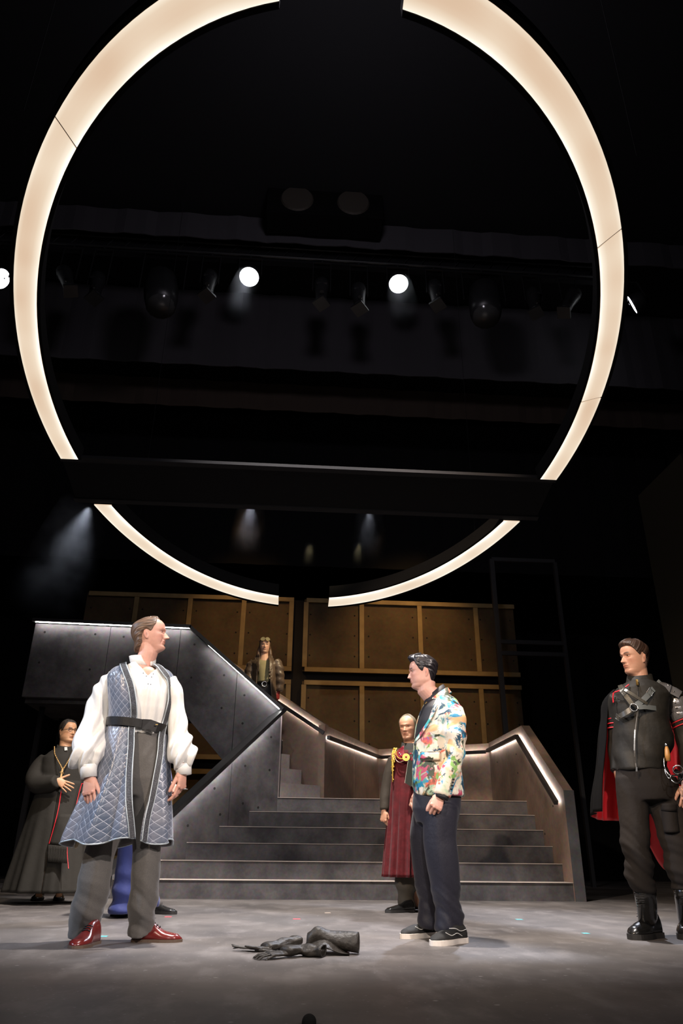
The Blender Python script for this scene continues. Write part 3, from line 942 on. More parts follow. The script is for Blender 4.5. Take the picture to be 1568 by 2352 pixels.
class Body:
    """one continuous skin mesh (head, neck, hands, hidden trunk) with material slots"""
    def __init__(self, root, skin, iris=(0.10, 0.05, 0.03)):
        self.root, self.V, self.F, self.M, self.C, self.n = root, [], [], [], [], 0
        self.skin, self.iris = skin, iris
    def put(self, V, Fc, mi=0, C=None):
        V = np.asarray(V, float).reshape(-1, 3)
        self.V.append(V)
        self.F += [tuple(i + self.n for i in f) for f in Fc]
        self.M += [mi] * len(Fc)
        self.C.append(np.ones((len(V), 3)) if C is None else C)
        self.n += len(V)
    def head(self, o, R, H, P={}, neck=None, neck_r=.058):
        """o: world point of chin level on the head axis, R columns right/forward/up, H chin-to-crown height"""
        self.o, self.R, self.H, self.P = np.array(o, float), R, H, P
        x, y, Z, T, c = head_pts(P=P)
        L_ = np.stack([x, y, Z], -1).reshape(-1, 3)
        mb = MB()
        m_, n_ = x.shape
        Fh = grid_faces(m_, n_) + [tuple(range(n_ - 1, -1, -1)), tuple((m_ - 1) * n_ + j for j in range(n_))]
        mb.add(self.tow(L_), Fh)
        # ears: a shell with rim, bowl and lobe
        for sgn in (-1, 1):
            er = []
            for q in range(9):
                a = q / 8
                zc = .305 + .245 * a
                half = .062 * math.sin(math.pi * (.12 + .80 * a)) ** .8 + .012 * a
                yc = -.075 + .0 * a - .05 * a
                ang = np.linspace(0, 2 * math.pi, 14, endpoint=False)
                out = .045 * (.35 + .65 * np.clip(.5 - .6 * np.cos(ang), 0, 1)) * (.6 + .6 * a)
                px = sgn * (.300 + out * (np.sin(ang) * .5 + .5) + .016 * np.sin(ang))
                py = yc + half * np.cos(ang) + .0
                er.append(np.stack([px, py, np.full(14, zc)], 1))
            er = [er[0] * [1, 1, 1]] + er
            mbr = [self.tow(r_) for r_ in er]
            mb.rings(mbr)
        if neck is not None:
            a = self.tow(np.array([[0, -.10, .20]]))[0]
            b1 = self.tow(np.array([[0, -.085, -.06]]))[0]
            nk = np.array(neck, float)
            pts = [a, b1, b1 * .5 + nk * .5, nk, nk - np.array([0, 0, .05])]
            mb.tube(pts, [neck_r * .95, neck_r * .98, neck_r * 1.0, neck_r * 1.12, neck_r * 1.5], 20)
            mb.ball(nk - np.array([0, 0, .075]), P.get('base', .1), 8, (1.2, .9, .5))
        V, Fc = remesh(mb, P.get('vox', .0032), 3, .45)
        # tint: lips, cheeks, ears, stubble, brow shade
        q = self.tol(V)
        X, Y, Zl = q[:, 0], q[:, 1], q[:, 2]
        C = np.ones((len(V), 3))
        fr = (Y > .2)
        lip = (gau(X, 0, .085) * np.maximum(gau(Zl, .238, .020), gau(Zl, .200, .020)) * fr)[:, None]
        C = C * (1 - lip) + lip * np.array(P.get('lip', (.86, .50, .46)))
        line = (sstep(.115 - np.abs(X), 0, .03) * gau(Zl, .2195, .0065) * fr)[:, None]
        C = C * (1 - .75 * line)
        chk = (gau(np.abs(X), .18, .09) * gau(Zl, .36, .09) * (Y > .05))[:, None] * .45
        C = C * (1 - chk) + chk * C * np.array([1.0, .72, .68])
        ear = (sstep(np.abs(X), .325, .345) * (Zl < .6) * (Zl > .25))[:, None] * .5
        C = C * (1 - ear) + ear * C * np.array([1.0, .70, .64])
        bowl = (gau(np.abs(X), .335, .02) * gau(Y, -.085, .022) * gau(Zl, .44, .05))[:, None]
        C = C * (1 - .45 * bowl)
        nos = (gau(np.abs(X), .03, .016) * gau(Zl, P.get('nose_z', .335) - .018, .012) * (Y > .38))[:, None]
        C = C * (1 - .6 * nos)
        stub = P.get('stubble', 0.0)
        if stub:
            s_ = (sstep(.34 - Zl, 0, .14) * sstep(Zl, -.06, .02) * sstep(Y, -.06, .08))[:, None] * stub
            C = C * (1 - s_) + s_ * C * np.array([.62, .55, .52])
        lid = (gau(np.abs(X), .135, .075) * gau(Zl, .545, .022) * fr)[:, None] * .35
        C = C * (1 - lid) + lid * C * np.array([.72, .55, .5])
        # eyebrows: hair colour on the brow ridge
        bw_ = np.array(P.get('brow_col', (.25, .15, .10)))
        arch = .600 + .012 * np.cos((np.abs(X) - .14) / .08) - P.get('frown', 0) * .25 * np.clip(.16 - np.abs(X), 0, .12)
        br = (sstep(np.abs(X), .045, .07) * sstep(.225 - np.abs(X), 0, .05) * np.exp(-np.abs((Zl - arch) / .026) ** 3) * (Y > .15))[:, None] * P.get('brow_w', .9)
        C = C * (1 - br) + br * bw_
        self.put(V, Fc, 0, C)
        # eyes and lids
        for sgn in (-1, 1):
            ec = np.array([sgn * .132, P.get('eye_y', .276), .523])
            er = .052
            ang = np.linspace(0, 2 * math.pi, 20, endpoint=False)
            gaze = np.array(P.get('gaze', (0, 1, 0)), float); gaze /= np.linalg.norm(gaze)
            sd = np.cross(gaze, [0, 0, 1]); sd /= np.linalg.norm(sd); u2 = np.cross(sd, gaze)
            thetas = [0, .16, .18, .42, .46, .9, 1.3, 1.7]
            rings = [ec + er * (math.cos(th) * gaze + math.sin(max(th, .01)) * (np.cos(ang)[:, None] * sd + np.sin(ang)[:, None] * u2)) for th in thetas]
            V2 = np.concatenate(rings)
            for a_, b_, mi in ((0, 1, 3), (1, 2, 3), (2, 3, 2), (3, 4, 2), (4, 5, 1), (5, 6, 1), (6, 7, 1)):
                Fq = [(a_ * 20 + j, a_ * 20 + (j + 1) % 20, b_ * 20 + (j + 1) % 20, b_ * 20 + j) for j in range(20)]
                self.put(self.tow(V2), Fq, mi)
            # lids
            op = P.get('open', .34)
            for lo, hi, rr in ((op, 1.5, 1.10), (-1.5, -op * .62, 1.08)):
                el = np.linspace(lo, hi, 6); az = np.linspace(-1.45, 1.45, 14)
                G = []
                for e_ in el:
                    fade = np.cos(az) ** .35
                    ee = e_ * (fade if abs(e_) < 1 else 1)
                    G.append(np.stack([ec[0] + er * rr * np.sin(az) * np.cos(ee), ec[1] + er * rr * np.cos(az) * np.cos(ee), ec[2] + er * rr * np.sin(ee) * np.ones_like(az)], 1))
                CC = np.ones((6 * 14, 3)) * np.array([.93, .80, .76])
                CC[:14] *= .25; CC[14:28] *= .7
                self.put(self.tow(np.concatenate(G)), grid_faces(6, 14, False), 0, CC)
    def tow(self, q):
        return self.o + (np.asarray(q) * self.H) @ self.R.T
    def tol(self, V):
        return ((V - self.o) @ self.R) / self.H
    def hand(self, wrist, ydir, zdir, ts, size=1.0, flex=((.35, .5, .3),) * 4, spread=.06, thumb=(.55, .75, -.25), tflex=.25, forearm=None):
        """ydir along the fingers, zdir out of the back of the hand, ts=+1/-1 side the thumb is on (along ydir x zdir)"""
        y = np.array(ydir, float); y /= np.linalg.norm(y)
        z = np.array(zdir, float); z -= y * (z @ y); z /= np.linalg.norm(z)
        x = np.cross(y, z)
        w = np.array(wrist, float)
        S = size
        def T(p): return w + S * (np.asarray(p, float) @ np.array([x, y, z]))
        mb = MB()
        ang = np.linspace(0, 2 * math.pi, 18, endpoint=False)
        secs = [(-.045, 0, .024, .018), (-.03, 0, .025, .017), (0, 0, .026, .0165), (.025, ts * .004, .033, .0155), (.055, ts * .003, .0385, .014), (.08, 0, .039, .012), (.092, 0, .035, .0085)]
        mb.rings([T(np.stack([cx + a * np.sign(np.cos(ang)) * np.abs(np.cos(ang)) ** .92, np.full(18, yy), b * np.sin(ang)], 1)) for yy, cx, a, b in secs])
        for rx_, ry_ in ((ts * .0295, .083), (ts * .0105, .088), (-ts * .0095, .085), (-ts * .0275, .076)):
            mb.ball(T([[rx_, ry_, .0015]])[0], .0098 * S, 6)
        mb.ball(T([[ts * .024, .032, -.010]])[0], .020 * S, 8)
        roots = [(ts * .0305, .083), (ts * .0105, .089), (-ts * .0095, .086), (-ts * .0285, .076)]
        lens = [(.043, .027, .022), (.047, .031, .023), (.044, .029, .023), (.035, .023, .020)]
        rads = [.0090, .0092, .0086, .0076]
        nails = []
        for i in range(4):
            a = 0.0
            sp = ts * spread * (1.2, .35, -.45, -1.4)[i]
            p = np.array([roots[i][0], roots[i][1] - .012, -.001])
            pts, rr = [p], [rads[i] * 1.05]
            fx = flex[i]
            for j in range(3):
                a += fx[j]
                d = np.array([math.sin(sp) * math.cos(a), math.cos(sp) * math.cos(a), -math.sin(a)])
                L0 = lens[i][j] + (.012 if j == 0 else 0)
                pts.append(p + d * L0 * .5); rr.append(rads[i] * (1.0, .93, .86)[j] * .97)
                p = p + d * L0
                pts.append(p); rr.append(rads[i] * (1.02, .95, .62)[j])
            pts.append(p + d * .0035); rr.append(rads[i] * .25)
            mb.tube([T(q) for q in pts], [r * S for r in rr], 10)
        # thumb
        d0 = np.array([ts * thumb[0], thumb[1], thumb[2]]); d0 /= np.linalg.norm(d0)
        p = np.array([ts * .022, .016, -.010])
        pts, rr = [p, p + d0 * .046], [.0145, .0118]
        inw = np.array([-ts * .45, .55, -.35])
        d1 = d0 + inw * tflex; d1 /= np.linalg.norm(d1)
        p1 = p + d0 * .046
        pts += [p1 + d1 * .018, p1 + d1 * .034]; rr += [.0105, .0108]
        d2_ = d1 + inw * tflex * .8; d2_ /= np.linalg.norm(d2_)
        p2 = p1 + d1 * .034
        pts += [p2 + d2_ * .014, p2 + d2_ * .026, p2 + d2_ * .030]; rr += [.0102, .0070, .003]
        mb.tube([T(q) for q in pts], [r * S for r in rr], 10)
        V, Fc = remesh(mb, .0024, 3, .45)
        C = np.ones((len(V), 3))
        # redder knuckles
        loc = (V - w) @ np.array([x, y, z]).T / S
        kn = (gau(loc[:, 1], .088, .012) + .8 * gau(loc[:, 1], .125, .01))[:, None] * .22
        C = C * (1 - kn) + kn * C * np.array([1.0, .68, .62])
        self.put(V, Fc, 0, C)
        if forearm is not None:
            m2 = MB().tube([w - y * .05 * S, np.array(forearm, float)], [.027 * S, .040], 12)
            self.put(m2.V(), m2.f, 0)
    def trunk(self, pelvis, neck, shoulders, hips, knees, ankles, wid=.17, thin=.85):
        """hidden trunk and legs under the clothes"""
        mb = MB()
        pel, nk = np.array(pelvis, float), np.array(neck, float)
        ang = np.linspace(0, 2 * math.pi, 20, endpoint=False)
        R_ = []
        for q, a, b in ((-.12, .13, .10), (0, .15, .11), (.25, .125, .095), (.5, .14, .105), (.8, .16, .10), (.92, .11, .08), (1.0, .05, .05)):
            c = pel + (nk - pel) * q
            R_.append(c + thin * (a * np.cos(ang)[:, None] * RT + b * np.sin(ang)[:, None] * NV))
        mb.rings(R_)
        for h, k_, a_ in zip(hips, knees, ankles):
            h, k_, a_ = np.array(h), np.array(k_), np.array(a_)
            mb.tube([h, h * .5 + k_ * .5, k_, k_ * .6 + a_ * .4, a_], [.075 * thin, .065 * thin, .05 * thin, .052 * thin, .036 * thin], 14)
        self.put(mb.V(), mb.f, 0)
    def arm(self, pts, radii):
        mb = MB().tube(pts, radii, 12)
        self.put(mb.V(), mb.f, 0)
    def build(self, name='body'):
        V = np.concatenate(self.V); C = np.concatenate(self.C)
        sk = self.skin
        white = mat('eye_white', (.50, .45, .42), .3)
        ir = mat('iris_%d' % int(self.iris[2] * 1000), self.iris, .2)
        pu = mat('pupil', (.004, .004, .004), .1)
        ob = mk(name, V, self.F, [sk, white, ir, pu], self.root, smooth=True)
        ob.data.polygons.foreach_set('material_index', self.M)
        set_col(ob, C)
        return ob

def skin_mat(name, c, rough=.5):
    m = mat(name, c, rough, attr='tint', var=(40, tuple(x * .93 for x in c), .4, .65, 3), bump=(350, .06, .002))
    B = m.node_tree.nodes['Principled BSDF']
    B.inputs['Subsurface Weight'].default_value = 0.12
    B.inputs['Subsurface Radius'].default_value = (.012, .005, .003)
    B.inputs['Subsurface Scale'].default_value = 0.6
    return m

def head_R(turn, pitch=0.0, roll=0.0):
    """turn: 0 faces the audience, + to the right of the picture; pitch + looks up; roll + tips the crown to picture-right"""
    f = math.cos(turn) * NV + math.sin(turn) * RT
    f = math.cos(pitch) * f + math.sin(pitch) * UPV
    r = np.cross(f, UPV); r /= np.linalg.norm(r)
    u = np.cross(r, f)
    # roll about the viewing direction HD
    def rot(v, ax, a):
        return v * math.cos(a) + np.cross(ax, v) * math.sin(a) + ax * (ax @ v) * (1 - math.cos(a))
    r, f, u = (rot(v, HD, roll) for v in (r, f, u))
    return np.stack([r, f, u], 1)

def hair_mat(name, c, c2, rough=.42):
    m, nt, N, L, B = new_mat(name)
    at = N.new('ShaderNodeAttribute'); at.attribute_name = 'pat'
    mp = N.new('ShaderNodeMapping'); mp.inputs['Scale'].default_value = (30, 2.0, 1)
    L.new(at.outputs['Vector'], mp.inputs['Vector'])
    n = N.new('ShaderNodeTexNoise'); n.inputs['Scale'].default_value = 1.0; n.inputs['Detail'].default_value = 5
    L.new(mp.outputs[0], n.inputs['Vector'])
    cr = N.new('ShaderNodeValToRGB')
    cr.color_ramp.elements[0].position, cr.color_ramp.elements[0].color = .35, rgba(c)
    cr.color_ramp.elements[1].position, cr.color_ramp.elements[1].color = .68, rgba(c2)
    L.new(n.outputs['Fac'], cr.inputs['Fac']); L.new(cr.outputs['Color'], B.inputs['Base Color'])
    B.inputs['Roughness'].default_value = rough
    bp = N.new('ShaderNodeBump'); bp.inputs['Strength'].default_value = .8; bp.inputs['Distance'].default_value = .006
    L.new(n.outputs['Fac'], bp.inputs['Height']); L.new(bp.outputs[0], B.inputs['Normal'])
    return m

def hair(body, material, line, thick, comb, name='hair', ridge=.012, zlo=.0, extra=None):
    """line(t) -> hairline height; thick(t,z) -> thickness in head heights; comb(t,z) -> strand coordinate (across, along)"""
    zz = np.concatenate([np.linspace(zlo, .9, 70), .9 + .1 * np.sin(np.linspace(0, math.pi / 2, 16)[1:])])
    tt = np.linspace(-math.pi, math.pi, 150, endpoint=False)
    Z, T = np.meshgrid(zz, tt, indexing='ij')
    x, y, f, c = head_rings(Z, T, body.P)
    L_ = np.stack([x, y, Z], -1)
    # outward direction
    ctr = np.array([0, -.04, .55])
    d = L_ - ctr
    d[..., 2] *= np.where(Z < .55, .15, 1.0)
    d /= np.linalg.norm(d, axis=-1, keepdims=True)
    u, v = comb(T, Z)
    m = sstep(Z - line(T), -.012, .05)
    th = thick(T, Z)
    rd = ridge * (np.sin(u * 46 + 2.0 * np.sin(v * 7)) * .5 + .5 * np.sin(u * 19 + 1.3 + v * 5) + .35 * np.sin(u * 91 + v * 13))
    off = m * (th + rd) - (1 - m) * .03
    q = L_ + d * off[..., None]
    if extra is not None:
        q = extra(q, T, Z, m)
    m_, n_ = Z.shape
    V = body.tow(q.reshape(-1, 3))
    Fc = grid_faces(m_, n_) + [tuple((m_ - 1) * n_ + j for j in range(n_))]
    o = mk(name, V, Fc, material, body.root, smooth=True)
    set_vec(o, np.stack([u.ravel(), v.ravel(), np.zeros(u.size)], 1))
    return o

# ---------------------------------------------------------------- garments
def ell(c, a, b, n=28, ex=1.0, side=None, front=None):
    s = RT if side is None else side
    f = NV if front is None else front
    ang = np.linspace(0, 2 * math.pi, n, endpoint=False)
    cs, sn = np.cos(ang), np.sin(ang)
    return np.array(c) + a * (np.sign(cs) * np.abs(cs) ** ex)[:, None] * s + b * (np.sign(sn) * np.abs(sn) ** ex)[:, None] * f

def SEC(D, uL, uR, v, depth, dd=0.0):
    """a body section seen between pixels uL and uR at height v"""
    p, q = W(D + dd, uL, v), W(D + dd, uR, v)
    return (p + q) / 2, np.linalg.norm(q - p) / 2, depth

def torso_loft(mb, secs, n=32, ex=.95):
    mb.rings([ell(c, a, b, n, ex) for c, a, b in secs])
    return mb

def crease(ang):                     # pressed trouser crease, front and back
    return .965 + .11 * np.exp(-((ang - math.pi / 2) / .30) ** 2) + .06 * np.exp(-((ang - 1.5 * math.pi) / .3) ** 2)

def limb(mb, pts, rad, n=18, up=(0, 0, 1), flat=1.0, sub=4, prof=None):
    """smooth tapered limb through the given points"""
    pts = np.array(pts, float); k = len(pts)
    tt = np.arange(k)
    T = np.linspace(0, k - 1, (k - 1) * sub + 1)
    P = np.stack([cub(T, tt, pts[:, i]) for i in range(3)], 1)
    r = cub(T, tt, rad)
    mb.tube(P, list(r), n if prof is None else 36, flat=flat, up=up, prof=prof)
    return mb

def garment(name, mb, vox, material, root, smooth=5, disp=None, pat=None):
    V, Fc = remesh(mb, vox, smooth, .5)
    if disp is not None:
        V = V + normals(V, Fc) * disp(V)[:, None]
    o = mk(name, V, Fc, material, root, smooth=True)
    if pat is not None:
        set_vec(o, pat(V))
    return o

def shell(name, rows, t0, t1, material, root, n=60, thick=.012, folds=None, mats=None, smooth=True, pat_r=.2, zoff=None):
    """open cloth: rows = list of (centre, a, b); t0,t1 lists of start/end angle (0 = to the audience, + = picture right).
       a real thickness is given to it; the outside uses material slot 0, the inside slot 1 if two are given"""
    m = len(rows)
    V, U = [], []
    for i, (c, a, b) in enumerate(rows):
        t = np.linspace(t0[i], t1[i], n)
        k = np.ones(n) if folds is None else folds(i / (m - 1), t)
        P = np.array(c) + (a * np.sin(t) * k)[:, None] * RT + (b * np.cos(t) * k)[:, None] * NV
        if zoff is not None: P[:, 2] += zoff(i / (m - 1), t)
        V.append(P); U.append(np.stack([t * pat_r, np.full(n, P[:, 2].mean()), np.zeros(n)], 1))
    V = np.concatenate(V); U = np.concatenate(U)
    Fo = grid_faces(m, n, False)
    Nn = normals(V, Fo)
    # make the outside point away from the centre line
    cc = np.repeat(np.array([r[0] for r in rows]), n, 0)
    if ((V - cc) * Nn).sum() < 0:
        Fo = [f[::-1] for f in Fo]; Nn = -Nn
    In = V - Nn * thick
    nv = len(V)
    Fi = [tuple(i + nv for i in f[::-1]) for f in Fo]
    # rim
    edge = {}
    for f in Fo:
        for a_, b_ in zip(f, f[1:] + f[:1]):
            if (b_, a_) in edge: del edge[(b_, a_)]
            else: edge[(a_, b_)] = 1
    rim = [(b_, a_, a_ + nv, b_ + nv) for a_, b_ in edge]
    o = mk(name, np.concatenate([V, In]), Fo + Fi + rim, material, root, smooth=smooth)
    if isinstance(material, (list, tuple)) and len(material) > 1:
        o.data.polygons.foreach_set('material_index', [0] * len(Fo) + [1] * len(Fi) + [0] * len(rim))
    set_vec(o, np.concatenate([U, U]))
    return o, V.reshape(m, n, 3), Nn.reshape(m, n, 3)

def ribbon(name, pts, nrm, width, thick, material, root, side=None, smooth=False):
    """a flat strap along pts, lying on a surface with normals nrm"""
    pts = np.array(pts, float); nrm = np.array(nrm, float)
    if nrm.ndim == 1: nrm = np.repeat(nrm[None], len(pts), 0)
    w = np.full(len(pts), width) if np.isscalar(width) else np.array(width)
    d = np.gradient(pts, axis=0)
    s = np.cross(d, nrm); s /= np.linalg.norm(s, axis=1)[:, None] + 1e-9
    nn = np.cross(s, d); nn /= np.linalg.norm(nn, axis=1)[:, None] + 1e-9
    nn = np.where(((nn * nrm).sum(1) < 0)[:, None], -nn, nn)
    R_ = [np.array([p - s_ * w_ / 2, p + s_ * w_ / 2, p + s_ * w_ / 2 + n_ * thick, p - s_ * w_ / 2 + n_ * thick]) for p, s_, n_, w_ in zip(pts, s, nn, w)]
    return MB().rings(R_).build(name, material, root, smooth)

def cord(name, pts, r, material, root, n=8, sub=6, smooth=True):
    pts = np.array(pts, float); k = len(pts)
    if k > 2:
        T = np.linspace(0, k - 1, (k - 1) * sub + 1)
        pts = np.stack([cub(T, np.arange(k), pts[:, i]) for i in range(3)], 1)
    return MB().tube(list(pts), r, n).build(name, material, root, smooth)

def shoe(root, heel, direction, length, mat_up, mat_sole, name='shoe', w=.048, h=.095, sole=.022, toe=.045, heel_h=.0, pointed=1.0, label=None):
    """heel: ground point under the back of the heel"""
    hl = np.array(heel, float); d = np.array(direction, float); d[2] = 0; d /= np.linalg.norm(d)
    s = np.cross(d, UPV)
    q = np.linspace(0, 1, 22)
    wid = cub(q, [0, .04, .15, .35, .62, .8, .93, 1.0], [.25, .62, .72, .70, 1.0, .93, .62 * pointed, .10]) * w
    top = cub(q, [0, .05, .2, .33, .45, .62, .8, .93, 1.0], [h * .7, h * .98, h * 1.05, h * .98, h * .78, toe * 1.28, toe * 1.0, toe * .78, toe * .3])
    off = cub(q, [0, .5, .8, 1], [0, .0, .004, 0])
    R_ = []
    ang = np.linspace(-.35, math.pi + .35, 18)
    for k in range(22):
        c = hl + d * q[k] * length + s * off[k]
        hgt = max(top[k] - sole, .006)
        xx = np.cos(ang) * wid[k]
        zz = np.where(np.sin(ang) > 0, np.abs(np.sin(ang)) ** .8 * hgt, 0) + sole
        xx = np.where(np.sin(ang) < 0, np.sign(np.cos(ang)) * wid[k] * .96, xx)
        R_.append(c + xx[:, None] * s + zz[:, None] * UPV)
    sh = MB().rings(R_).build(name, mat_up, root, True)
    if label: sh['label'] = label
    # sole
    ol = []
    for k in range(22):
        ol.append((q[k], wid[k] * 1.07 + .002))
    V = []
    for zc in (0.0, sole * 1.02):
        for sg in (1, -1):
            for (qq, ww) in (ol if sg == 1 else ol[::-1]):
                V.append(hl + d * (qq * (length + .008) - .004) + s * sg * ww + UPV * zc)
    n = 44
    Fc = [tuple(range(n)), tuple(range(2 * n - 1, n - 1, -1))] + [(j, j + n, (j + 1) % n + n, (j + 1) % n) for j in range(n)]
    so = mk('sole', V, Fc, mat_sole, sh)
    return sh

def laces(sh, heel, direction, length, h, material, n=3, q0=.42, dq=.055, w=.022):
    hl = np.array(heel, float); d = np.array(direction, float); d[2] = 0; d /= np.linalg.norm(d)
    s = np.cross(d, UPV)
    mb = MB()
    for i in range(n):
        q = q0 + i * dq
        z = np.interp(q, [.33, .45, .62], [h * .98, h * .78, .058]) + .003
        c = hl + d * q * length + UPV * z
        mb.tube([c - s * w - UPV * .007, c - s * w * .4, c + s * w * .4, c + s * w - UPV * .007], .0028, 6)
    return mb.build('lace', material, sh, True)

class Surf:
    """near side of a loft given as rows (v, uL, uR, depth): pixel -> point on its surface"""
    def __init__(self, D, rows, dd=0.0):
        self.D, self.rows, self.dd = D + dd, rows, dd
    def __call__(self, u, v, off=.006):
        vs = [r[0] for r in self.rows]
        uL, uR, b = (float(cub(v, vs, [r[k] for r in self.rows])) for k in (1, 2, 3))
        x = np.clip((u - (uL + uR) / 2) / ((uR - uL) / 2), -.995, .995)
        d = (b + off) * math.sqrt(1 - x * x)
        return W(self.D - d, u, v)          # keeps the pixel while moving towards the audience
    def nrm(self, u, v):
        p, q, r = self(u, v), self(u + 2, v), self(u, v + 2)
        n = np.cross(q - p, r - p)
        n = n / np.linalg.norm(n)
        return n if n @ NV > 0 else -n
    def strap(self, name, pix, width, thick, material, root, off=.004, sub=5):
        pix = np.array(pix, float); k = len(pix)
        T = np.linspace(0, k - 1, (k - 1) * sub + 1)
        uu, vv = cub(T, np.arange(k), pix[:, 0]), cub(T, np.arange(k), pix[:, 1])
        return ribbon(name, [self(a, b, off) for a, b in zip(uu, vv)], [self.nrm(a, b) for a, b in zip(uu, vv)], width, thick, material, root)
    def patch(self, name, left, right, material, root, off=.006, thick=.006, n=10, m=6):
        """cloth patch between two pixel polylines"""
        left, right = np.array(left, float), np.array(right, float)
        tl, tr = np.linspace(0, 1, len(left)), np.linspace(0, 1, len(right))
        G, H_ = [], []
        for q in np.linspace(0, 1, n):
            a = np.array([np.interp(q, tl, left[:, i]) for i in (0, 1)]); b = np.array([np.interp(q, tr, right[:, i]) for i in (0, 1)])
            G.append([self(*(a + (b - a) * w), off + thick) for w in np.linspace(0, 1, m)])
            H_.append([self(*(a + (b - a) * w), off - thick) for w in np.linspace(0, 1, m)])
        V = np.array(G).reshape(-1, 3); U = np.array(H_).reshape(-1, 3)
        Fo = grid_faces(n, m, False); nv = len(V)
        Fi = [tuple(i + nv for i in f[::-1]) for f in Fo]
        edge = {}
        for f in Fo:
            for a_, b_ in zip(f, f[1:] + f[:1]):
                if (b_, a_) in edge: del edge[(b_, a_)]
                else: edge[(a_, b_)] = 1
        rim = [(b_, a_, a_ + nv, b_ + nv) for a_, b_ in edge]
        return mk(name, np.concatenate([V, U]), Fo + Fi + rim, material, root, smooth=True)
def secs_of(D, rows, dd=0.0):
    return [SEC(D, r[1], r[2], r[0], r[3], dd) for r in rows]
# ================================================================== person 1: long quilted coat over a white shirt
SK_A = skin_mat('skin_fair', (.66, .36, .28))
M_SHIRT = mat('white_satin', (.80, .79, .76), .38, sheen=.2, bump=(26, .35, .012), stretch=(1, 1, .35))
M_GREYT = mat('grey_trousers', (.105, .098, .090), .8, var=(220, (.085, .08, .076), .4, .6, 2), bump=(16, .35, .01), sheen=.2)
M_BLEATH = mat('black_leather', (.010, .009, .009), .42, spec=.3, bump=(120, .12, .003))
M_OXBLOOD = mat('oxblood_leather', (.13, .014, .013), .25, coat=.3, bump=(90, .1, .002))
M_SOLE = mat('tan_sole', (.10, .065, .045), .6)
M_STEEL = mat('polished_steel', (.62, .62, .62), .22, 1.0)
M_BRASS = mat('brass', (.62, .42, .14), .3, 1.0)

def quilt_material():
    m, nt, N, L, B = new_mat('quilted_satin')
    at = N.new('ShaderNodeAttribute'); at.attribute_name = 'pat'
    sp_ = N.new('ShaderNodeSeparateXYZ'); L.new(at.outputs['Vector'], sp_.inputs[0])
    def lattice(sign):
        a = N.new('ShaderNodeMath'); a.operation = 'MULTIPLY_ADD'; a.inputs[1].default_value = sign
        L.new(sp_.outputs[0], a.inputs[0]); L.new(sp_.outputs[1], a.inputs[2])
        s = N.new('ShaderNodeMath'); s.operation = 'MULTIPLY'; s.inputs[1].default_value = 1 / .047
        L.new(a.outputs[0], s.inputs[0])
        f = N.new('ShaderNodeMath'); f.operation = 'PINGPONG'; f.inputs[1].default_value = .5
        L.new(s.outputs[0], f.inputs[0])
        return f
    f1, f2 = lattice(1.0), lattice(-1.0)
    mn = N.new('ShaderNodeMath'); mn.operation = 'MINIMUM'
    L.new(f1.outputs[0], mn.inputs[0]); L.new(f2.outputs[0], mn.inputs[1])
    line = N.new('ShaderNodeMapRange'); line.inputs['From Min'].default_value = .010; line.inputs['From Max'].default_value = .036
    line.inputs['To Min'].default_value = 1; line.inputs['To Max'].default_value = 0
    L.new(mn.outputs[0], line.inputs['Value'])
    tc = N.new('ShaderNodeTexCoord')
    nz = N.new('ShaderNodeTexNoise'); nz.inputs['Scale'].default_value = 5; nz.inputs['Detail'].default_value = 3
    L.new(tc.outputs['Object'], nz.inputs['Vector'])
    cr = N.new('ShaderNodeValToRGB')
    cr.color_ramp.elements[0].position, cr.color_ramp.elements[0].color = .38, rgba((.085, .115, .175))
    cr.color_ramp.elements[1].position, cr.color_ramp.elements[1].color = .66, rgba((.19, .20, .245))
    L.new(nz.outputs['Fac'], cr.inputs['Fac'])
    mx = N.new('ShaderNodeMix'); mx.data_type = 'RGBA'
    L.new(line.outputs[0], mx.inputs['Factor']); L.new(cr.outputs['Color'], mx.inputs['A'])
    mx.inputs['B'].default_value = rgba((.46, .49, .58))
    L.new(mx.outputs['Result'], B.inputs['Base Color'])
    B.inputs['Roughness'].default_value = .30
    B.inputs['Sheen Weight'].default_value = .3
    bp = N.new('ShaderNodeBump'); bp.inputs['Strength'].default_value = .3; bp.inputs['Distance'].default_value = .005
    pw = N.new('ShaderNodeMath'); pw.operation = 'POWER'; pw.inputs[1].default_value = .5
    L.new(mn.outputs[0], pw.inputs[0])
    ad = N.new('ShaderNodeMath'); ad.operation = 'MULTIPLY_ADD'; ad.inputs[1].default_value = 2.0
    L.new(nz.outputs['Fac'], ad.inputs[0]); L.new(pw.outputs[0], ad.inputs[2])
    L.new(ad.outputs[0], bp.inputs['Height']); L.new(bp.outputs[0], B.inputs['Normal'])
    return m
M_QUILT = quilt_material()
M_TRIM = mat('beaded_trim', (.022, .024, .030), .35, var=(520, (.50, .52, .58), .60, .72, 2), bump=(420, .8, .004))
M_PIPING = mat('silver_piping', (.42, .48, .52), .4, .4, bump=(300, .5, .002))

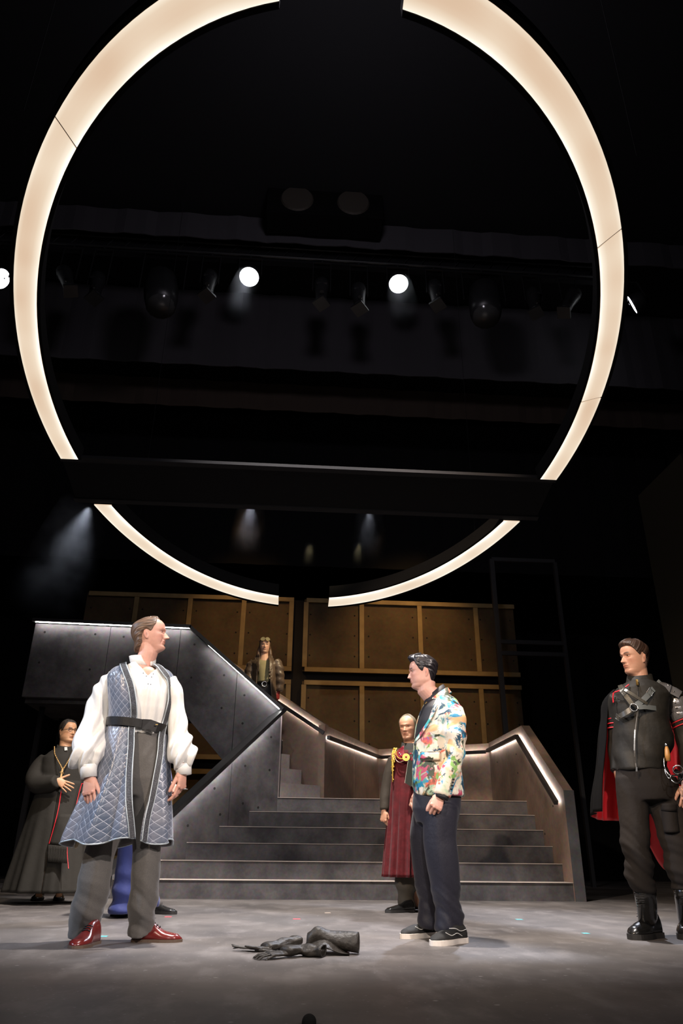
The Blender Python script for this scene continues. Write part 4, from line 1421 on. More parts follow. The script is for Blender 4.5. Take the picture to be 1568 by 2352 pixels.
def person_tunic():
    D = 4.60
    aim(D, 320)
    base = on_z(275, 2166, 0)
    root = empty('person', tuple(base), 'man in white shirt and long silver-blue quilted coat standing at the left front', 'person')
    b = Body(root, SK_A, (.08, .10, .10))
    R = head_R(RAD(80), RAD(7), RAD(1))
    b.head(W(D, 347, 1496), R, .222, dict(nose=1.18, jaw=.96, chin=.014, lip=(.84, .46, .42), brow_w=.6, brow_col=(.36, .22, .15), stubble=.25, fold=1.5, open=.16, brow=1.2, base=.085),
           neck=W(D, 326, 1537), neck_r=.061)
    # trunk and limbs under the clothes
    hipR, hipL = W(D, 290, 1800), W(D, 345, 1800)
    b.trunk(W(D, 318, 1780), W(D, 328, 1545), None, (hipR, hipL), (W(D, 228, 1975), W(D, 336, 1975)), (W(D + .08, 192, 2110), W(D + .1, 320, 2110)))
    b.arm([W(D, 272, 1560), W(D, 214, 1665), W(D - .06, 203, 1770)], [.045, .036, .028])
    b.arm([W(D, 384, 1568), W(D, 406, 1665), W(D - .04, 421, 1765)], [.04, .034, .028])
    cb_ = MB().ball(W(D - .045, 336, 1551), .062, 10, (1.1, .8, .9)); b.put(cb_.V(), cb_.f, 0)
    b.hand(W(D - .16, 203, 1783), -UPV + .16 * RT + .12 * NV, NV * .75 - RT * .55, -1, 1.10, ((.16, .35, .2), (.22, .45, .3), (.28, .5, .3), (.34, .55, .3)), .05, (.50, .90, .02), .10)
    b.hand(W(D - .04, 421, 1771), -UPV - .02 * RT + .05 * NV, RT * .75 + NV * .55, 1, 1.08, ((.30, .45, .3), (.45, .6, .4), (.55, .7, .4), (.6, .7, .4)), .03, (.40, .95, -.25), .12)
    b.build('body')
    # hair: swept back from a high hairline, curling at the nape
    hm = hair_mat('hair_light_brown', (.055, .032, .020), (.20, .12, .075), .45)
    line = lambda t: cub(np.abs(t), [0, .5, .85, 1.2, 1.45, 1.7, 2.0, 2.4, 3.15], [.90, .92, .86, .64, .50, .56, .44, .12, -.02])
    def thick(t, z):
        return .026 + .085 * sstep(np.abs(t), 1.3, 2.6) * sstep(1.0 - z, .05, .35) + .02 * gau(z, .93, .1) * gau(t, 0, .8) + .06 * gau(z, .12, .13) * sstep(np.abs(t), 1.8, 2.4)
    hair(b, hm, line, thick, lambda t, z: (z * .9 + .12 * np.sin(t * 2) + .25 * np.abs(t), t * .6), ridge=.013, zlo=-.10)
    # shirt: body and full sleeves in one piece
    mb = MB()
    torso_loft(mb, [SEC(D, 303, 353, 1522, .062), SEC(D, 290, 366, 1531, .08), SEC(D, 270, 386, 1542, .10), SEC(D, 256, 398, 1560, .12), SEC(D, 256, 398, 1590, .135), SEC(D, 260, 392, 1630, .13), SEC(D, 262, 380, 1660, .118), SEC(D, 262, 380, 1690, .125)])
    limb(mb, [W(D, 268, 1556), W(D, 246, 1580), W(D, 232, 1605), W(D, 222, 1645), W(D - .05, 213, 1685), W(D - .10, 204, 1725), W(D - .13, 201, 1748), W(D - .15, 203, 1762)],
         [.062, .068, .068, .076, .086, .102, .098, .05])
    limb(mb, [W(D, 386, 1562), W(D, 398, 1590), W(D + .01, 402, 1620), W(D + .01, 406, 1655), W(D, 411, 1690), W(D - .02, 417, 1725), W(D - .03, 420, 1745), W(D - .035, 422, 1760)],
         [.055, .056, .055, .058, .064, .084, .080, .045])
    vb = W(D - .12, 340, 1549); vt = W(D - .08, 336, 1518)
    def vneck(V):
        up = (V[:, 2] - vb[2]); x = (V - vb) @ RT - up * .0
        return sstep(up * .85 + .004 - np.abs(x), 0, .012) * ((V - W(D, 335, 1540)) @ NV > .02) * (np.abs(x) < .12) * (up > 0) * (up < .16)
    def dsh(V):
        # gathers that run down the sleeve and bunch over the cuff; pleats on the chest
        u = (V - W(D, 320, 1700)) @ RT
        low = sstep(-V[:, 2], -1.22, -.92)
        side = sstep(np.abs(u), .17, .22)
        return side * (.006 + .010 * low) * np.sin(u * 95 + 5 * np.sin(V[:, 2] * 9)) + (1 - side) * .004 * np.sin(u * 120) * sstep(-V[:, 2], -1.55, -1.3) + .006 * wob(V, 3.2, 3) - .055 * vneck(V)
    garment('shirt', mb, .0065, M_SHIRT, root, 8, dsh)
    for (u0, v0, u1, v1, dd) in ((203, 1757, 204, 1786, -.155), (421, 1755, 422, 1780, -.035)):
        MB().tube([W(D + dd, u0, v0), W(D + dd, u0, v0 + 2), W(D + dd, u1, v1)], [.044, .047, .045], 22).build('cuff', mat('cuff_cotton', (.82, .82, .80), .6, bump=(60, .2, .004)), root, True)
    # band collar, open at the throat
    cR = [SEC(D, 303 + 1, 357, 1532, .066), SEC(D, 299, 357, 1521, .064), SEC(D, 297, 358, 1510, .066)]
    shell('collar', cR, [.55, .62, .72], [2 * math.pi + .22, 2 * math.pi + .02, 2 * math.pi - .12], M_SHIRT, root, 40, .004)
    ey = MB()
    for u, v in ((329, 1546), (352, 1548), (336, 1553), (348, 1555), (340, 1571), (346, 1572)):
        ey.ball(W(D - .135 - .010 * (v > 1560), u, v), .003, 5)
    ey.build('eyelets', M_BLEATH, root)
    # coat: opening edges follow the two trims
    T1 = [(1526, 283), (1545, 291), (1562, 298), (1602, 309), (1650, 313), (1676, 308), (1721, 307), (1781, 304), (1840, 303), (1912, 307), (1934, 309)]
    T2 = [(1526, 352), (1540, 363), (1567, 381), (1602, 385), (1638, 378), (1662, 371), (1688, 364), (1733, 360), (1781, 353), (1840, 341), (1876, 330), (1919, 322), (1934, 320)]
    ROW = [(1529, 285, 366, .078), (1537, 266, 386, .105), (1548, 254, 397, .125), (1560, 249, 402, .135), (1600, 250, 403, .150), (1635, 252, 397, .146), (1655, 250, 388, .136), (1672, 249, 386, .134), (1690, 243, 387, .142),
           (1730, 232, 389, .158), (1780, 217, 390, .178), (1830, 199, 391, .195), (1880, 178, 392, .21), (1920, 162, 392, .22), (1936, 157, 392, .222)]
    vv = np.concatenate([np.linspace(1529, 1560, 22), np.linspace(1562, 1936, 60)])
    rows, ta, tb = [], [], []
    for v in vv:
        uL, uR, bb = (cub(v, [r[0] for r in ROW], [r[k] for r in ROW]) for k in (1, 2, 3))
        c, a, d_ = SEC(D, float(uL), float(uR), v, float(bb))
        rows.append((c, a, d_))
        uc, hw = (uL + uR) / 2, (uR - uL) / 2
        e1 = cub(v, [t[0] for t in T1], [t[1] for t in T1]); e2 = cub(v, [t[0] for t in T2], [t[1] for t in T2])
        ta.append(float(np.arcsin(np.clip((e2 - uc) / hw, -.97, .97)))); tb.append(float(2 * math.pi + np.arcsin(np.clip((e1 - uc) / hw, -.97, .97))))
    def folds(q, t):
        w = sstep(q, .36, .95)
        up = sstep(.38 - q, 0, .2) * .0
        return 1 + .075 * w * np.sin(t * 8 + .6) + .04 * w * np.sin(t * 13 + 2.0) + .012 * gau(q, .30, .06) * np.sin(t * 26)
    coat, G, Nn = shell('coat', rows, ta, tb, [M_QUILT, mat('coat_lining', (.20, .19, .19), .6)], root, 150, .008, folds, zoff=lambda q, t: .016 * sstep(q, .8, 1.0) * np.sin(t * 5 + 1.0) + .010 * sstep(q, .8, 1) * np.cos(t - .6))
    # trims with silver piping on the two front edges
    for lab, jj in (('trim_right', 2), ('trim_left', 147)):
        P_, n_ = G[:, jj], Nn[:, jj]
        n_ = n_ * .85 + NV * .15
        sgn = 1
        bd = ribbon('beaded_trim', P_ + n_ * .004, n_, .029, .005, M_TRIM, coat)
        s = np.cross(np.gradient(P_, axis=0), n_); s /= np.linalg.norm(s, axis=1)[:, None]
        for sg in (-1, 1):
            MB().tube(list((P_ + n_ * .006 + s * sg * .017)), .0036, 6).build('piping', M_PIPING, bd, True)
    hem = [G[-1, j] for j in range(0, 150, 2)]
    MB().tube(hem, .0045, 6).build('hem_piping', M_PIPING, coat, True)
    # belt and buckle, dipping to the picture right
    c, a, bb = SEC(D, 247, 388, 1669, .146)
    ang = np.linspace(0, 2 * math.pi, 64, endpoint=False)
    rr = []
    for k, (z, o) in enumerate(((-.024, 0), (-.024, .006), (.024, .006), (.024, 0))):
        P_ = c + ((a + o) * np.sin(ang))[:, None] * RT + ((bb + o) * np.cos(ang))[:, None] * NV + (z - .020 * np.sin(ang))[:, None] * UPV
        rr.append(P_)
    mbb = MB().rings(rr + [rr[0]], cap=False)
    belt = mbb.build('belt', M_BLEATH, root, False)
    tq = .33
    bc = c + (a + .01) * math.sin(tq) * RT + (bb + .01) * math.cos(tq) * NV - .02 * math.sin(tq) * UPV
    bn = math.sin(tq) * RT * .8 + math.cos(tq) * NV
    ribbon('buckle', [bc - RT * .042 + NV * .0, bc, bc + RT * .042 - NV * .012 - UPV * .012], bn, .058, .008, M_BLEATH, belt)
    ribbon('prong', [bc + RT * .03 + bn * .012, bc + RT * .045 + bn * .012], bn, .004, .004, M_BRASS, belt)
    # waistband and trousers
    mb = MB()
    torso_loft(mb, [SEC(D, 268, 378, 1668, .112), SEC(D, 266, 380, 1700, .118), SEC(D, 262, 384, 1740, .125), SEC(D, 264, 384, 1790, .125), SEC(D, 280, 372, 1830, .10)])
    limb(mb, [W(D, 295, 1780), W(D, 272, 1850), W(D, 246, 1915), W(D - .01, 229, 1960), W(D, 217, 2020), W(D + .03, 208, 2068), W(D + .06, 199, 2095), W(D + .10, 188, 2126), W(D + .12, 186, 2146)],
         [.10, .103, .092, .086, .092, .095, .091, .080, .077], up=RT, prof=crease)
    limb(mb, [W(D, 342, 1780), W(D, 340, 1850), W(D, 338, 1915), W(D, 337, 1960), W(D + .02, 334, 2020), W(D + .05, 329, 2068), W(D + .08, 326, 2095), W(D + .1, 322, 2126), W(D + .11, 321, 2144)],
         [.10, .10, .088, .082, .083, .083, .079, .073, .071], up=RT, prof=crease)
    def dtr(V):
        low = sstep(-V[:, 2], -.45, -.10)
        w_ = np.sin(V[:, 2] * 40 + 16 * (V @ RT) + 5 * wob(V, 1.2, 8))
        return .003 * wob(V, 2.6, 5) + low * .008 * np.sign(w_) * np.abs(w_) ** 2
    garment('trousers', mb, .009, M_GREYT, root, 3, dtr)
    # shoes
    toeR = on_z(168, 2180, 0); dR = NV * .86 - RT * .32
    hR = toeR - dR / np.linalg.norm(dR) * .285
    s1 = shoe(root, hR, dR, .285, M_OXBLOOD, M_SOLE, w=.050, h=.11, sole=.014)
    laces(s1, hR, dR, .285, .11, M_BLEATH)
    hL = on_z(303, 2163, 0); dL = RT * .97 + NV * .20
    s2 = shoe(root, hL, dL, .275, M_OXBLOOD, M_SOLE, w=.048, h=.11, sole=.014)
    laces(s2, hL, dL, .275, .11, M_BLEATH)
    # finger ring
    rg = W(D - .075, 426, 1812)
    MB().tube([rg + RT * .012 * math.cos(a_) + NV * .011 * math.sin(a_) for a_ in np.linspace(0, 2 * math.pi, 13)], .0028, 6).build('finger_ring', M_STEEL, root, True)
    return root

def sword_tunic():
    D = 4.60
    tip = W(D - .06, 173, 1949); hi = W(D + .06, 262, 1690)
    sw = empty('scabbard', tuple(tip), 'pale scabbard tip poking out below the quilted coat hem', 'scabbard')
    d = (hi - tip) / np.linalg.norm(hi - tip)
    MB().tube([tip, tip + d * .01, tip + d * .06], [.003, .009, .012], 10).build('chape', mat('pale_horn', (.62, .50, .34), .4), sw, True)
    MB().tube([tip + d * .06, hi - d * .02], [.013, .018], 10).build('sheath', M_BLEATH, sw, True)

person_tunic()
sword_tunic()

# ================================================================== person 2: colourful paint-print blazer
def print_material():
    m, nt, N, L, B = new_mat('paint_print_cloth')
    tc = N.new('ShaderNodeTexCoord')
    def splash(off, scale, lo, hi, detail=3.0, rough=.6, dist=.6):
        mp = N.new('ShaderNodeMapping'); mp.inputs['Location'].default_value = off
        L.new(tc.outputs['Object'], mp.inputs['Vector'])
        n = N.new('ShaderNodeTexNoise'); n.inputs['Scale'].default_value = scale; n.inputs['Detail'].default_value = detail
        n.inputs['Roughness'].default_value = rough; n.inputs['Distortion'].default_value = dist
        L.new(mp.outputs[0], n.inputs['Vector'])
        r = N.new('ShaderNodeMapRange'); r.inputs['From Min'].default_value = lo; r.inputs['From Max'].default_value = hi
        r.interpolation_type = 'SMOOTHSTEP'
        L.new(n.outputs['Fac'], r.inputs['Value'])
        return r.outputs[0]
    cur = None
    base = (.86, .76, .60)
    layers = [((1, 2, 3), 5.5, .50, .62, (.93, .88, .80), 2), ((5, 1, 2), 6.5, .50, .62, (.45, .62, .42), 3), ((9, 4, 1), 6.0, .525, .60, (.06, .34, .34), 4),
              ((2, 8, 3), 7.5, .55, .62, (.74, .16, .10), 3), ((7, 7, 0), 7.0, .57, .63, (.55, .08, .15), 4), ((3, 3, 9), 9.0, .555, .61, (.02, .26, .46), 4),
              ((8, 1, 6), 6.0, .60, .66, (.86, .50, .24), 2), ((4, 6, 6), 8.5, .555, .60, (.045, .060, .035), 6), ((0, 9, 5), 11.0, .59, .63, (.02, .07, .12), 4), ((6, 2, 8), 10.0, .59, .64, (.22, .42, .10), 4)]
    for off, sc, lo, hi, c, det in layers:
        mx = N.new('ShaderNodeMix'); mx.data_type = 'RGBA'
        L.new(splash(off, sc, lo, hi, det), mx.inputs['Factor'])
        if cur is None: mx.inputs['A'].default_value = rgba(base)
        else: L.new(cur, mx.inputs['A'])
        mx.inputs['B'].default_value = rgba(c)
        cur = mx.outputs['Result']
    L.new(cur, B.inputs['Base Color'])
    B.inputs['Roughness'].default_value = .55
    bn = N.new('ShaderNodeTexNoise'); bn.inputs['Scale'].default_value = 14
    L.new(tc.outputs['Object'], bn.inputs['Vector'])
    bp = N.new('ShaderNodeBump'); bp.inputs['Strength'].default_value = .2; bp.inputs['Distance'].default_value = .01
    L.new(bn.outputs['Fac'], bp.inputs['Height']); L.new(bp.outputs[0], B.inputs['Normal'])
    return m
M_PRINT = print_material()
M_NAVY = mat('navy_trousers', (.013, .0135, .024), .6, sheen=.1, spec=.3, bump=(15, .4, .012), var=(160, (.018, .018, .030), .4, .6, 2))
M_BSHIRT = mat('black_shirt', (.010, .009, .012), .6)
M_WSOLE = mat('white_sole', (.80, .74, .68), .6)
M_KNIT = mat('black_knit', (.014, .014, .014), .8, bump=(500, .4, .002))

def person_blazer():
    D = 4.93
    aim(D, 1005)
    base = on_z(1005, 2160, 0)
    root = empty('person', tuple(base), 'young man in a colourful paint-print blazer and navy trousers, seen from his left side', 'person')
    b = Body(root, SK_A, (.03, .02, .015))
    R = head_R(RAD(-84), RAD(-1), RAD(-2))
    b.head(W(D, 972.5, 1581), R, .212, dict(nose=.86, jaw=1.08, chin=-.004, fat=.6, lip=(.85, .52, .48), brow_w=1.0, brow_col=(.06, .04, .035), frown=.25, open=.3, brow=1.1, base=.07, gaze=(0, 1, -.05)),
           neck=W(D, 1004, 1610), neck_r=.064)
    b.trunk(W(D, 1005, 1815), W(D, 1006, 1610), None, (W(D - .08, 1005, 1840), W(D + .08, 990, 1840)), (W(D - .08, 1018, 1990), W(D + .1, 975, 1990)), (W(D - .05, 1033, 2110), W(D + .15, 987, 2105)), thin=.75)
    b.arm([W(D - .15, 1040, 1635), W(D - .19, 1050, 1728), W(D - .20, 1014, 1822)], [.045, .04, .03])
    b.arm([W(D + .15, 1000, 1635), W(D + .19, 985, 1728), W(D + .16, 962, 1815)], [.045, .04, .03])
    fist = ((.85, 1.6, 1.1), (.9, 1.6, 1.1), (.95, 1.6, 1.1), (1.0, 1.6, 1.1))
    b.hand(W(D - .205, 1013, 1826), -UPV * .75 - RT * .38 + NV * .30, NV * .80 - UPV * .1 + RT * .25 + UPV * .35, 1, 1.0, fist, .02, (.30, .9, -.35), .5)
    b.hand(W(D + .15, 958, 1822), -UPV * .95 - RT * .30, -NV * .6 - RT * .6, -1, 1.0, fist, .02, (.30, .9, -.35), .5)
    b.build('body')
    hm = hair_mat('hair_black', (.006, .005, .006), (.030, .026, .030), .28)
    line = lambda t: cub(np.abs(t), [0, .45, .8, 1.05, 1.3, 1.45, 1.62, 1.85, 2.1, 2.5, 3.15], [.83, .82, .80, .66, .50, .46, .58, .50, .30, .14, .10])
    def thick(t, z):
        return .022 + .075 * sstep(z, .72, .92) * sstep(2.4 - np.abs(t), 0, 1.2) + .05 * gau(t, 0, .55) * sstep(z, .8, .9) + .05 * sstep(z, .5, .7) * sstep(np.abs(t), 1.4, 2.2)
    def quiff(q, t, z, m):
        k = m * gau(t, 0, .6) * sstep(z, .78, .9) * sstep(.99 - z, 0, .06)
        q = q.copy(); q[..., 1] += .05 * k; q[..., 2] += .03 * k
        return q
    hair(b, hm, line, thick, lambda t, z: (z * .55 + .5 * np.abs(t) * .35, t * .7 + z), ridge=.010, zlo=.02, extra=quiff)
    # black shirt: stand collar and chest
    mb = MB()
    SH = [(1604, 984, 1024, .06), (1615, 976, 1034, .10), (1630, 967, 1046, .14), (1660, 958, 1052, .16), (1690, 952.5, 1054, .15), (1705, 951, 1054, .14), (1760, 954, 1052, .13), (1835, 955, 1052, .12)]
    torso_loft(mb, secs_of(D, SH))
    sh_o = garment('shirt', mb, .009, M_BSHIRT, root, 3)
    tilt = lambda P_, k: P_ + np.outer(((P_ - P_.mean(0)) @ RT) * k, UPV)
    MB().rings([tilt(ell(W(D, 1000, 1607), .080, .072, 40), .75), tilt(ell(W(D, 996, 1592), .068, .066, 40), .85), tilt(ell(W(D, 996, 1592), .063, .061, 40), .85), tilt(ell(W(D, 1000, 1607), .072, .064, 40), .75)], cap=False).build('shirt_collar', M_BSHIRT, root, True)
    # blazer: body and sleeves fused
    mb = MB()
    BZ = [(1594, 1008, 1030, .07), (1601, 1000, 1038, .10), (1611, 996, 1050, .15), (1630, 984, 1060, .185), (1660, 969, 1063, .19), (1690, 956, 1062, .18), (1706, 950, 1060, .172), (1735, 948, 1057, .165), (1770, 946, 1059, .17), (1800, 946, 1064, .178), (1826, 951, 1067, .18), (1831, 954, 1067, .178)]
    S = Surf(D, BZ)
    torso_loft(mb, secs_of(D, BZ), ex=.92)
    limb(mb, [W(D - .14, 1040, 1632), W(D - .18, 1045, 1655), W(D - .20, 1047, 1690), W(D - .205, 1046, 1725), W(D - .21, 1036, 1765), W(D - .21, 1023, 1800), W(D - .21, 1016, 1827)], [.066, .070, .064, .060, .056, .051, .049])
    limb(mb, [W(D + .14, 1005, 1632), W(D + .18, 1000, 1655), W(D + .2, 990, 1725), W(D + .18, 968, 1780), W(D + .16, 962, 1812)], [.066, .068, .058, .052, .046])
    def dbl(V):
        near = sstep((V - W(D, 1000, 1700)) @ NV, .14, .20)
        z = V[:, 2]
        return .005 * wob(V, 2.6, 12) + near * .006 * np.sin(z * 55 + 14 * (V @ RT)) * gau(z, 1.15, .22)
    bz = garment('blazer', mb, .008, M_PRINT, root, 5, dbl)
    for (p, q) in ((W(D - .21, 1015.5, 1826), W(D - .21, 1013.5, 1834)),):
        MB().tube([p, q], [.041, .040], 20).build('shirt_cuff', M_BSHIRT, root, True)
    # lapel and collar of the near side
    S.patch('lapel', [(994, 1611), (983, 1634), (968, 1664), (956, 1692), (951, 1704)], [(1006, 1613), (999, 1636), (986, 1660), (970, 1686), (953, 1705)], M_PRINT, bz, .014, .005)
    MB().rings([tilt(ell(W(D, 1007, 1611), .090, .088, 40), .62), tilt(ell(W(D, 1003, 1599), .076, .076, 40), .74), tilt(ell(W(D, 1003, 1599), .070, .070, 40), .74), tilt(ell(W(D, 1007, 1611), .08, .078, 40), .62)], cap=False).build('collar_stand', M_PRINT, bz, True)
    S.strap('lapel_notch', [(993, 1611.5), (1000, 1611), (1006, 1610)], .008, .004, M_BSHIRT, bz, .024)
    sm = mat('seam_brown', (.12, .09, .07), .8)
    cord('lapel_seam', [S(1007, 1614, .02), S(1000, 1636, .02), S(987, 1660, .02), S(971, 1686, .02), S(954, 1705, .016)], .0018, sm, bz)
    S.patch('pocket_flap', [(965, 1728), (964, 1745)], [(1011, 1727), (1011, 1745)], M_PRINT, bz, .012, .004, 4, 8)
    cord('flap_seam', [S(965, 1728, .016), S(988, 1727, .016), S(1011, 1727, .016)], .0022, sm, bz)
    cord('flap_seam', [S(964, 1746, .016), S(988, 1746, .016), S(1011, 1746, .016)], .0020, sm, bz)
    for u, v in ((1041, 1790), (1039.5, 1797), (1038, 1804), (1036, 1812)):
        MB().ball(W(D - .265, u, v), .0075, 6).build('sleeve_button', M_BSHIRT, bz, True)
    MB().disc(W(D - .07, 953, 1708), -RT, .012, .006, 14).build('front_button', M_BSHIRT, bz)
    # brass collar clip, pale edge of the far lapel
    cord('collar_clip', [Surf(D, SH)(976, 1618, .01), Surf(D, SH)(981, 1613, .012)], .006, M_BRASS, root)
    cord('far_lapel_edge', [W(D, 974, 1619), W(D, 964, 1640), W(D, 955.5, 1668), W(D, 952, 1700)], .004, M_PRINT, bz)
    # trousers
    mb = MB()
    torso_loft(mb, [SEC(D, 952, 1058, 1800, .145), SEC(D, 947, 1058, 1835, .15), SEC(D, 946, 1057, 1860, .155), SEC(D, 955, 1050, 1890, .15)])
    limb(mb, [W(D - .07, 1012, 1850), W(D - .08, 1010, 1890), W(D - .08, 1009, 1925), W(D - .085, 1013, 1960), W(D - .08, 1018, 1996), W(D - .07, 1023, 2035), W(D - .06, 1026, 2068), W(D - .05, 1030, 2100), W(D - .05, 1032, 2124), W(D - .05, 1033, 2134)],
         [.112, .108, .104, .101, .097, .089, .084, .086, .085, .082], up=RT, prof=crease)
    limb(mb, [W(D + .08, 990, 1850), W(D + .09, 980, 1890), W(D + .1, 973, 1925), W(D + .11, 974, 1960), W(D + .12, 977, 1996), W(D + .14, 980, 2035), W(D + .15, 983, 2068), W(D + .16, 986, 2104), W(D + .16, 988, 2130)],
         [.11, .10, .088, .082, .078, .072, .068, .068, .066], up=RT)
    def dtr(V):
        low = sstep(-V[:, 2], -.40, -.12)
        top = sstep(V[:, 2], .75, .95)
        return .004 * wob(V, 2.4, 15) + low * .011 * np.sin(V[:, 2] * 38 + 18 * (V @ RT) + 5 * wob(V, 1.2, 18)) ** 3 + top * .004 * np.sin(V[:, 2] * 60 - 20 * (V @ RT))
    garment('trousers', mb, .009, M_NAVY, root, 3, dtr)
    # sneakers: knit upper, white wedge sole, stitched wing pattern
    for hp, tp in (((1067, 2164), (983, 2174)), ((1004, 2150), (915, 2157))):
        h3, t3 = on_z(*hp, 0), on_z(*tp, 0)
        d = t3 - h3; ln = min(np.linalg.norm(d), .30); d /= np.linalg.norm(d)
        s_ = shoe(root, h3, d, ln, M_KNIT, M_WSOLE, w=.050, h=.092, sole=.026, toe=.056)
        n_ = np.cross(d, UPV); n_ = n_ if n_ @ NV > 0 else -n_
        st = mat('white_stitch', (.7, .7, .68), .6)
        for qs in ([(.30, .050, .040), (.45, .048, .056), (.60, .046, .047), (.72, .03, .062)], [(.12, .042, .07), (.30, .044, .064), (.45, .040, .078), (.56, .02, .079)]):
            pts = [h3 + d * q * ln + n_ * (w_ * 1.02) + UPV * z_ for q, w_, z_ in qs]
            cord('stitching', pts, .0018, st, s_)
    return root
person_blazer()
# ================================================================== person 3: guard in black with harness and cape
M_GJACK = mat('charcoal_jacket', (.015, .014, .012), .6, spec=.25, bump=(22, .35, .008), var=(9, (.026, .024, .021), .4, .7, 4))
M_GTRO = mat('charcoal_trousers', (.020, .017, .016), .85, spec=.2, bump=(14, .4, .012))
M_STRAP = mat('grey_leather_strap', (.15, .17, .18), .3, bump=(140, .1, .002))
M_STRAPD = mat('black_leather_strap', (.06, .056, .046), .34)
M_PLATE = mat('dull_armour_leather', (.15, .15, .16), .28, .3, bump=(50, .08, .003))
M_REDP = mat('red_piping', (.62, .02, .035), .5)
M_CAPE = mat('black_velvet', (.0035, .0035, .004), .9, spec=.12)
M_REDL = mat('red_satin_lining', (.85, .020, .030), .38, sheen=.2)
M_BOOT = mat('black_boot_leather', (.012, .012, .012), .22, coat=.5, bump=(70, .25, .004))
M_RUB = mat('black_rubber', (.018, .017, .017), .6)

def person_guard():
    D = 5.0
    aim(D, 1475)
    base = on_z(1500, 2162, 0)
    root = empty('person', tuple(base), 'guard in black jacket with strap harness, armoured sleeve and red-lined cape', 'person')
    b = Body(root, skin_mat('skin_tan', (.62, .34, .24)), (.05, .05, .03))
    R = head_R(RAD(-50), RAD(0), RAD(-1))
    b.head(W(D, 1462, 1549), R, .226, dict(nose=1.05, jaw=1.02, chin=.004, lip=(.86, .48, .42), brow_w=1.0, brow_col=(.09, .055, .035), frown=.35, open=.24, brow=1.3, gaunt=.4, base=.07, gaze=(.05, 1, 0)),
           neck=W(D, 1469, 1570), neck_r=.058)
    b.trunk(W(D, 1475, 1785), W(D, 1469, 1575), None, (W(D, 1455, 1800), W(D, 1510, 1800)), (W(D - .02, 1458, 1950), W(D - .02, 1540, 1950)), (W(D + .03, 1476, 2030), W(D + .0, 1570, 2030)), thin=.62)
    b.arm([W(D, 1420, 1605), W(D + .09, 1414, 1690), W(D + .05, 1416, 1770)], [.04, .035, .03])
    b.arm([W(D, 1535, 1605), W(D, 1580, 1705), W(D - .1, 1574, 1795)], [.045, .04, .03])
    b.hand(W(D - .12, 1573, 1803), -UPV - .10 * RT, NV * .7 + RT * .6, 1, 1.0, ((.35, .5, .3), (.45, .6, .4), (.5, .6, .4), (.55, .6, .4)), .03, (.45, .9, -.3), .2)
    b.hand(W(D + .06, 1417, 1778), -UPV + .1 * RT, -RT * .8 + NV * .5, -1, 1.0, ((.4, .5, .3),) * 4, .03, (.45, .9, -.3), .2)
    b.build('body')
    hm = hair_mat('hair_dark_brown', (.016, .009, .007), (.085, .045, .030), .42)
    line = lambda t: cub(np.abs(t), [0, .5, .85, 1.1, 1.3, 1.45, 1.62, 1.85, 2.1, 2.5, 3.15], [.82, .81, .76, .66, .56, .50, .60, .52, .36, .22, .16])
    def thick(t, z):
        return .024 + .065 * sstep(z, .70, .92) * sstep(2.6 - np.abs(t), 0, 1.2) + .035 * gau(t, .3, .7) * sstep(z, .78, .9) + .04 * sstep(z, .5, .7) * sstep(np.abs(t), 1.4, 2.2)
    hair(b, hm, line, thick, lambda t, z: (z * .6 + .3 * t, t * .5 + z), ridge=.012, zlo=.02)
    # jacket with sleeves
    JK = [(1563, 1446, 1494, .075), (1572, 1430, 1510, .10), (1582, 1416, 1524, .125), (1600, 1406, 1536, .14), (1630, 1407, 1532, .155), (1660, 1411, 1532, .16), (1690, 1407, 1541, .16), (1715, 1410, 1541, .16), (1742, 1413, 1533, .155), (1752, 1415, 1526, .15), (1771, 1415, 1524, .15)]
    S = Surf(D, JK)
    mb = MB()
    torso_loft(mb, secs_of(D, JK), ex=.93)
    limb(mb, [W(D, 1528, 1596), W(D, 1550, 1625), W(D, 1562, 1655), W(D, 1574, 1690), W(D - .02, 1582, 1720), W(D - .07, 1580, 1760), W(D - .11, 1575, 1800)], [.070, .070, .066, .066, .060, .054, .048])
    limb(mb, [W(D, 1420, 1600), W(D + .05, 1415, 1630), W(D + .09, 1414, 1690), W(D + .08, 1414, 1735), W(D + .05, 1416, 1772)], [.060, .058, .054, .050, .045])
    def dj(V):
        return .005 * wob(V, 2.2, 31) + .006 * np.sin((V @ RT) * 30 + V[:, 2] * 24) * sstep(-V[:, 2], -1.3, -1.05)
    jk = garment('jacket', mb, .009, M_GJACK, root, 5, dj)
    # stand collar
    tilt = lambda P_, k: P_ + np.outer(((P_ - P_.mean(0)) @ NV) * -k, UPV)
    MB().rings([tilt(ell(W(D, 1469, 1571), .092, .088, 40), .12), tilt(ell(W(D, 1468, 1550), .080, .076, 40), .28), tilt(ell(W(D, 1468, 1550), .073, .069, 40), .28), tilt(ell(W(D, 1469, 1571), .082, .078, 40), .12)], cap=False).build('collar', M_GJACK, jk, True)
    # zip, pulls, pockets, piping
    S.strap('zipper', [(1462, 1568), (1464, 1620), (1458, 1680), (1457, 1730), (1461, 1768)], .006, .003, mat('zip_dark_metal', (.14, .13, .12), .35, .8), jk, .010)
    S.strap('zip_pull', [(1462, 1562), (1463, 1574)], .014, .006, M_BRASS, jk, .022, 2)
    S.strap('zip_teeth', [(1457.5, 1676), (1456.5, 1700), (1456, 1724)], .007, .003, M_STEEL, jk, .012)
    S.strap('zip_pull', [(1461, 1762), (1461, 1772)], .010, .006, M_STEEL, jk, .018, 2)
    for pth in ([(1498, 1606), (1510, 1606), (1519, 1607)], [(1411, 1610), (1418, 1610), (1424, 1610)], [(1515.5, 1675), (1520, 1690), (1525, 1706)]):
        S.strap('pocket_zip', pth, .005, .003, mat('zip_dark_metal', (.14, .13, .12), .35, .8), jk, .010 if pth[0][0] < 1460 else .026)
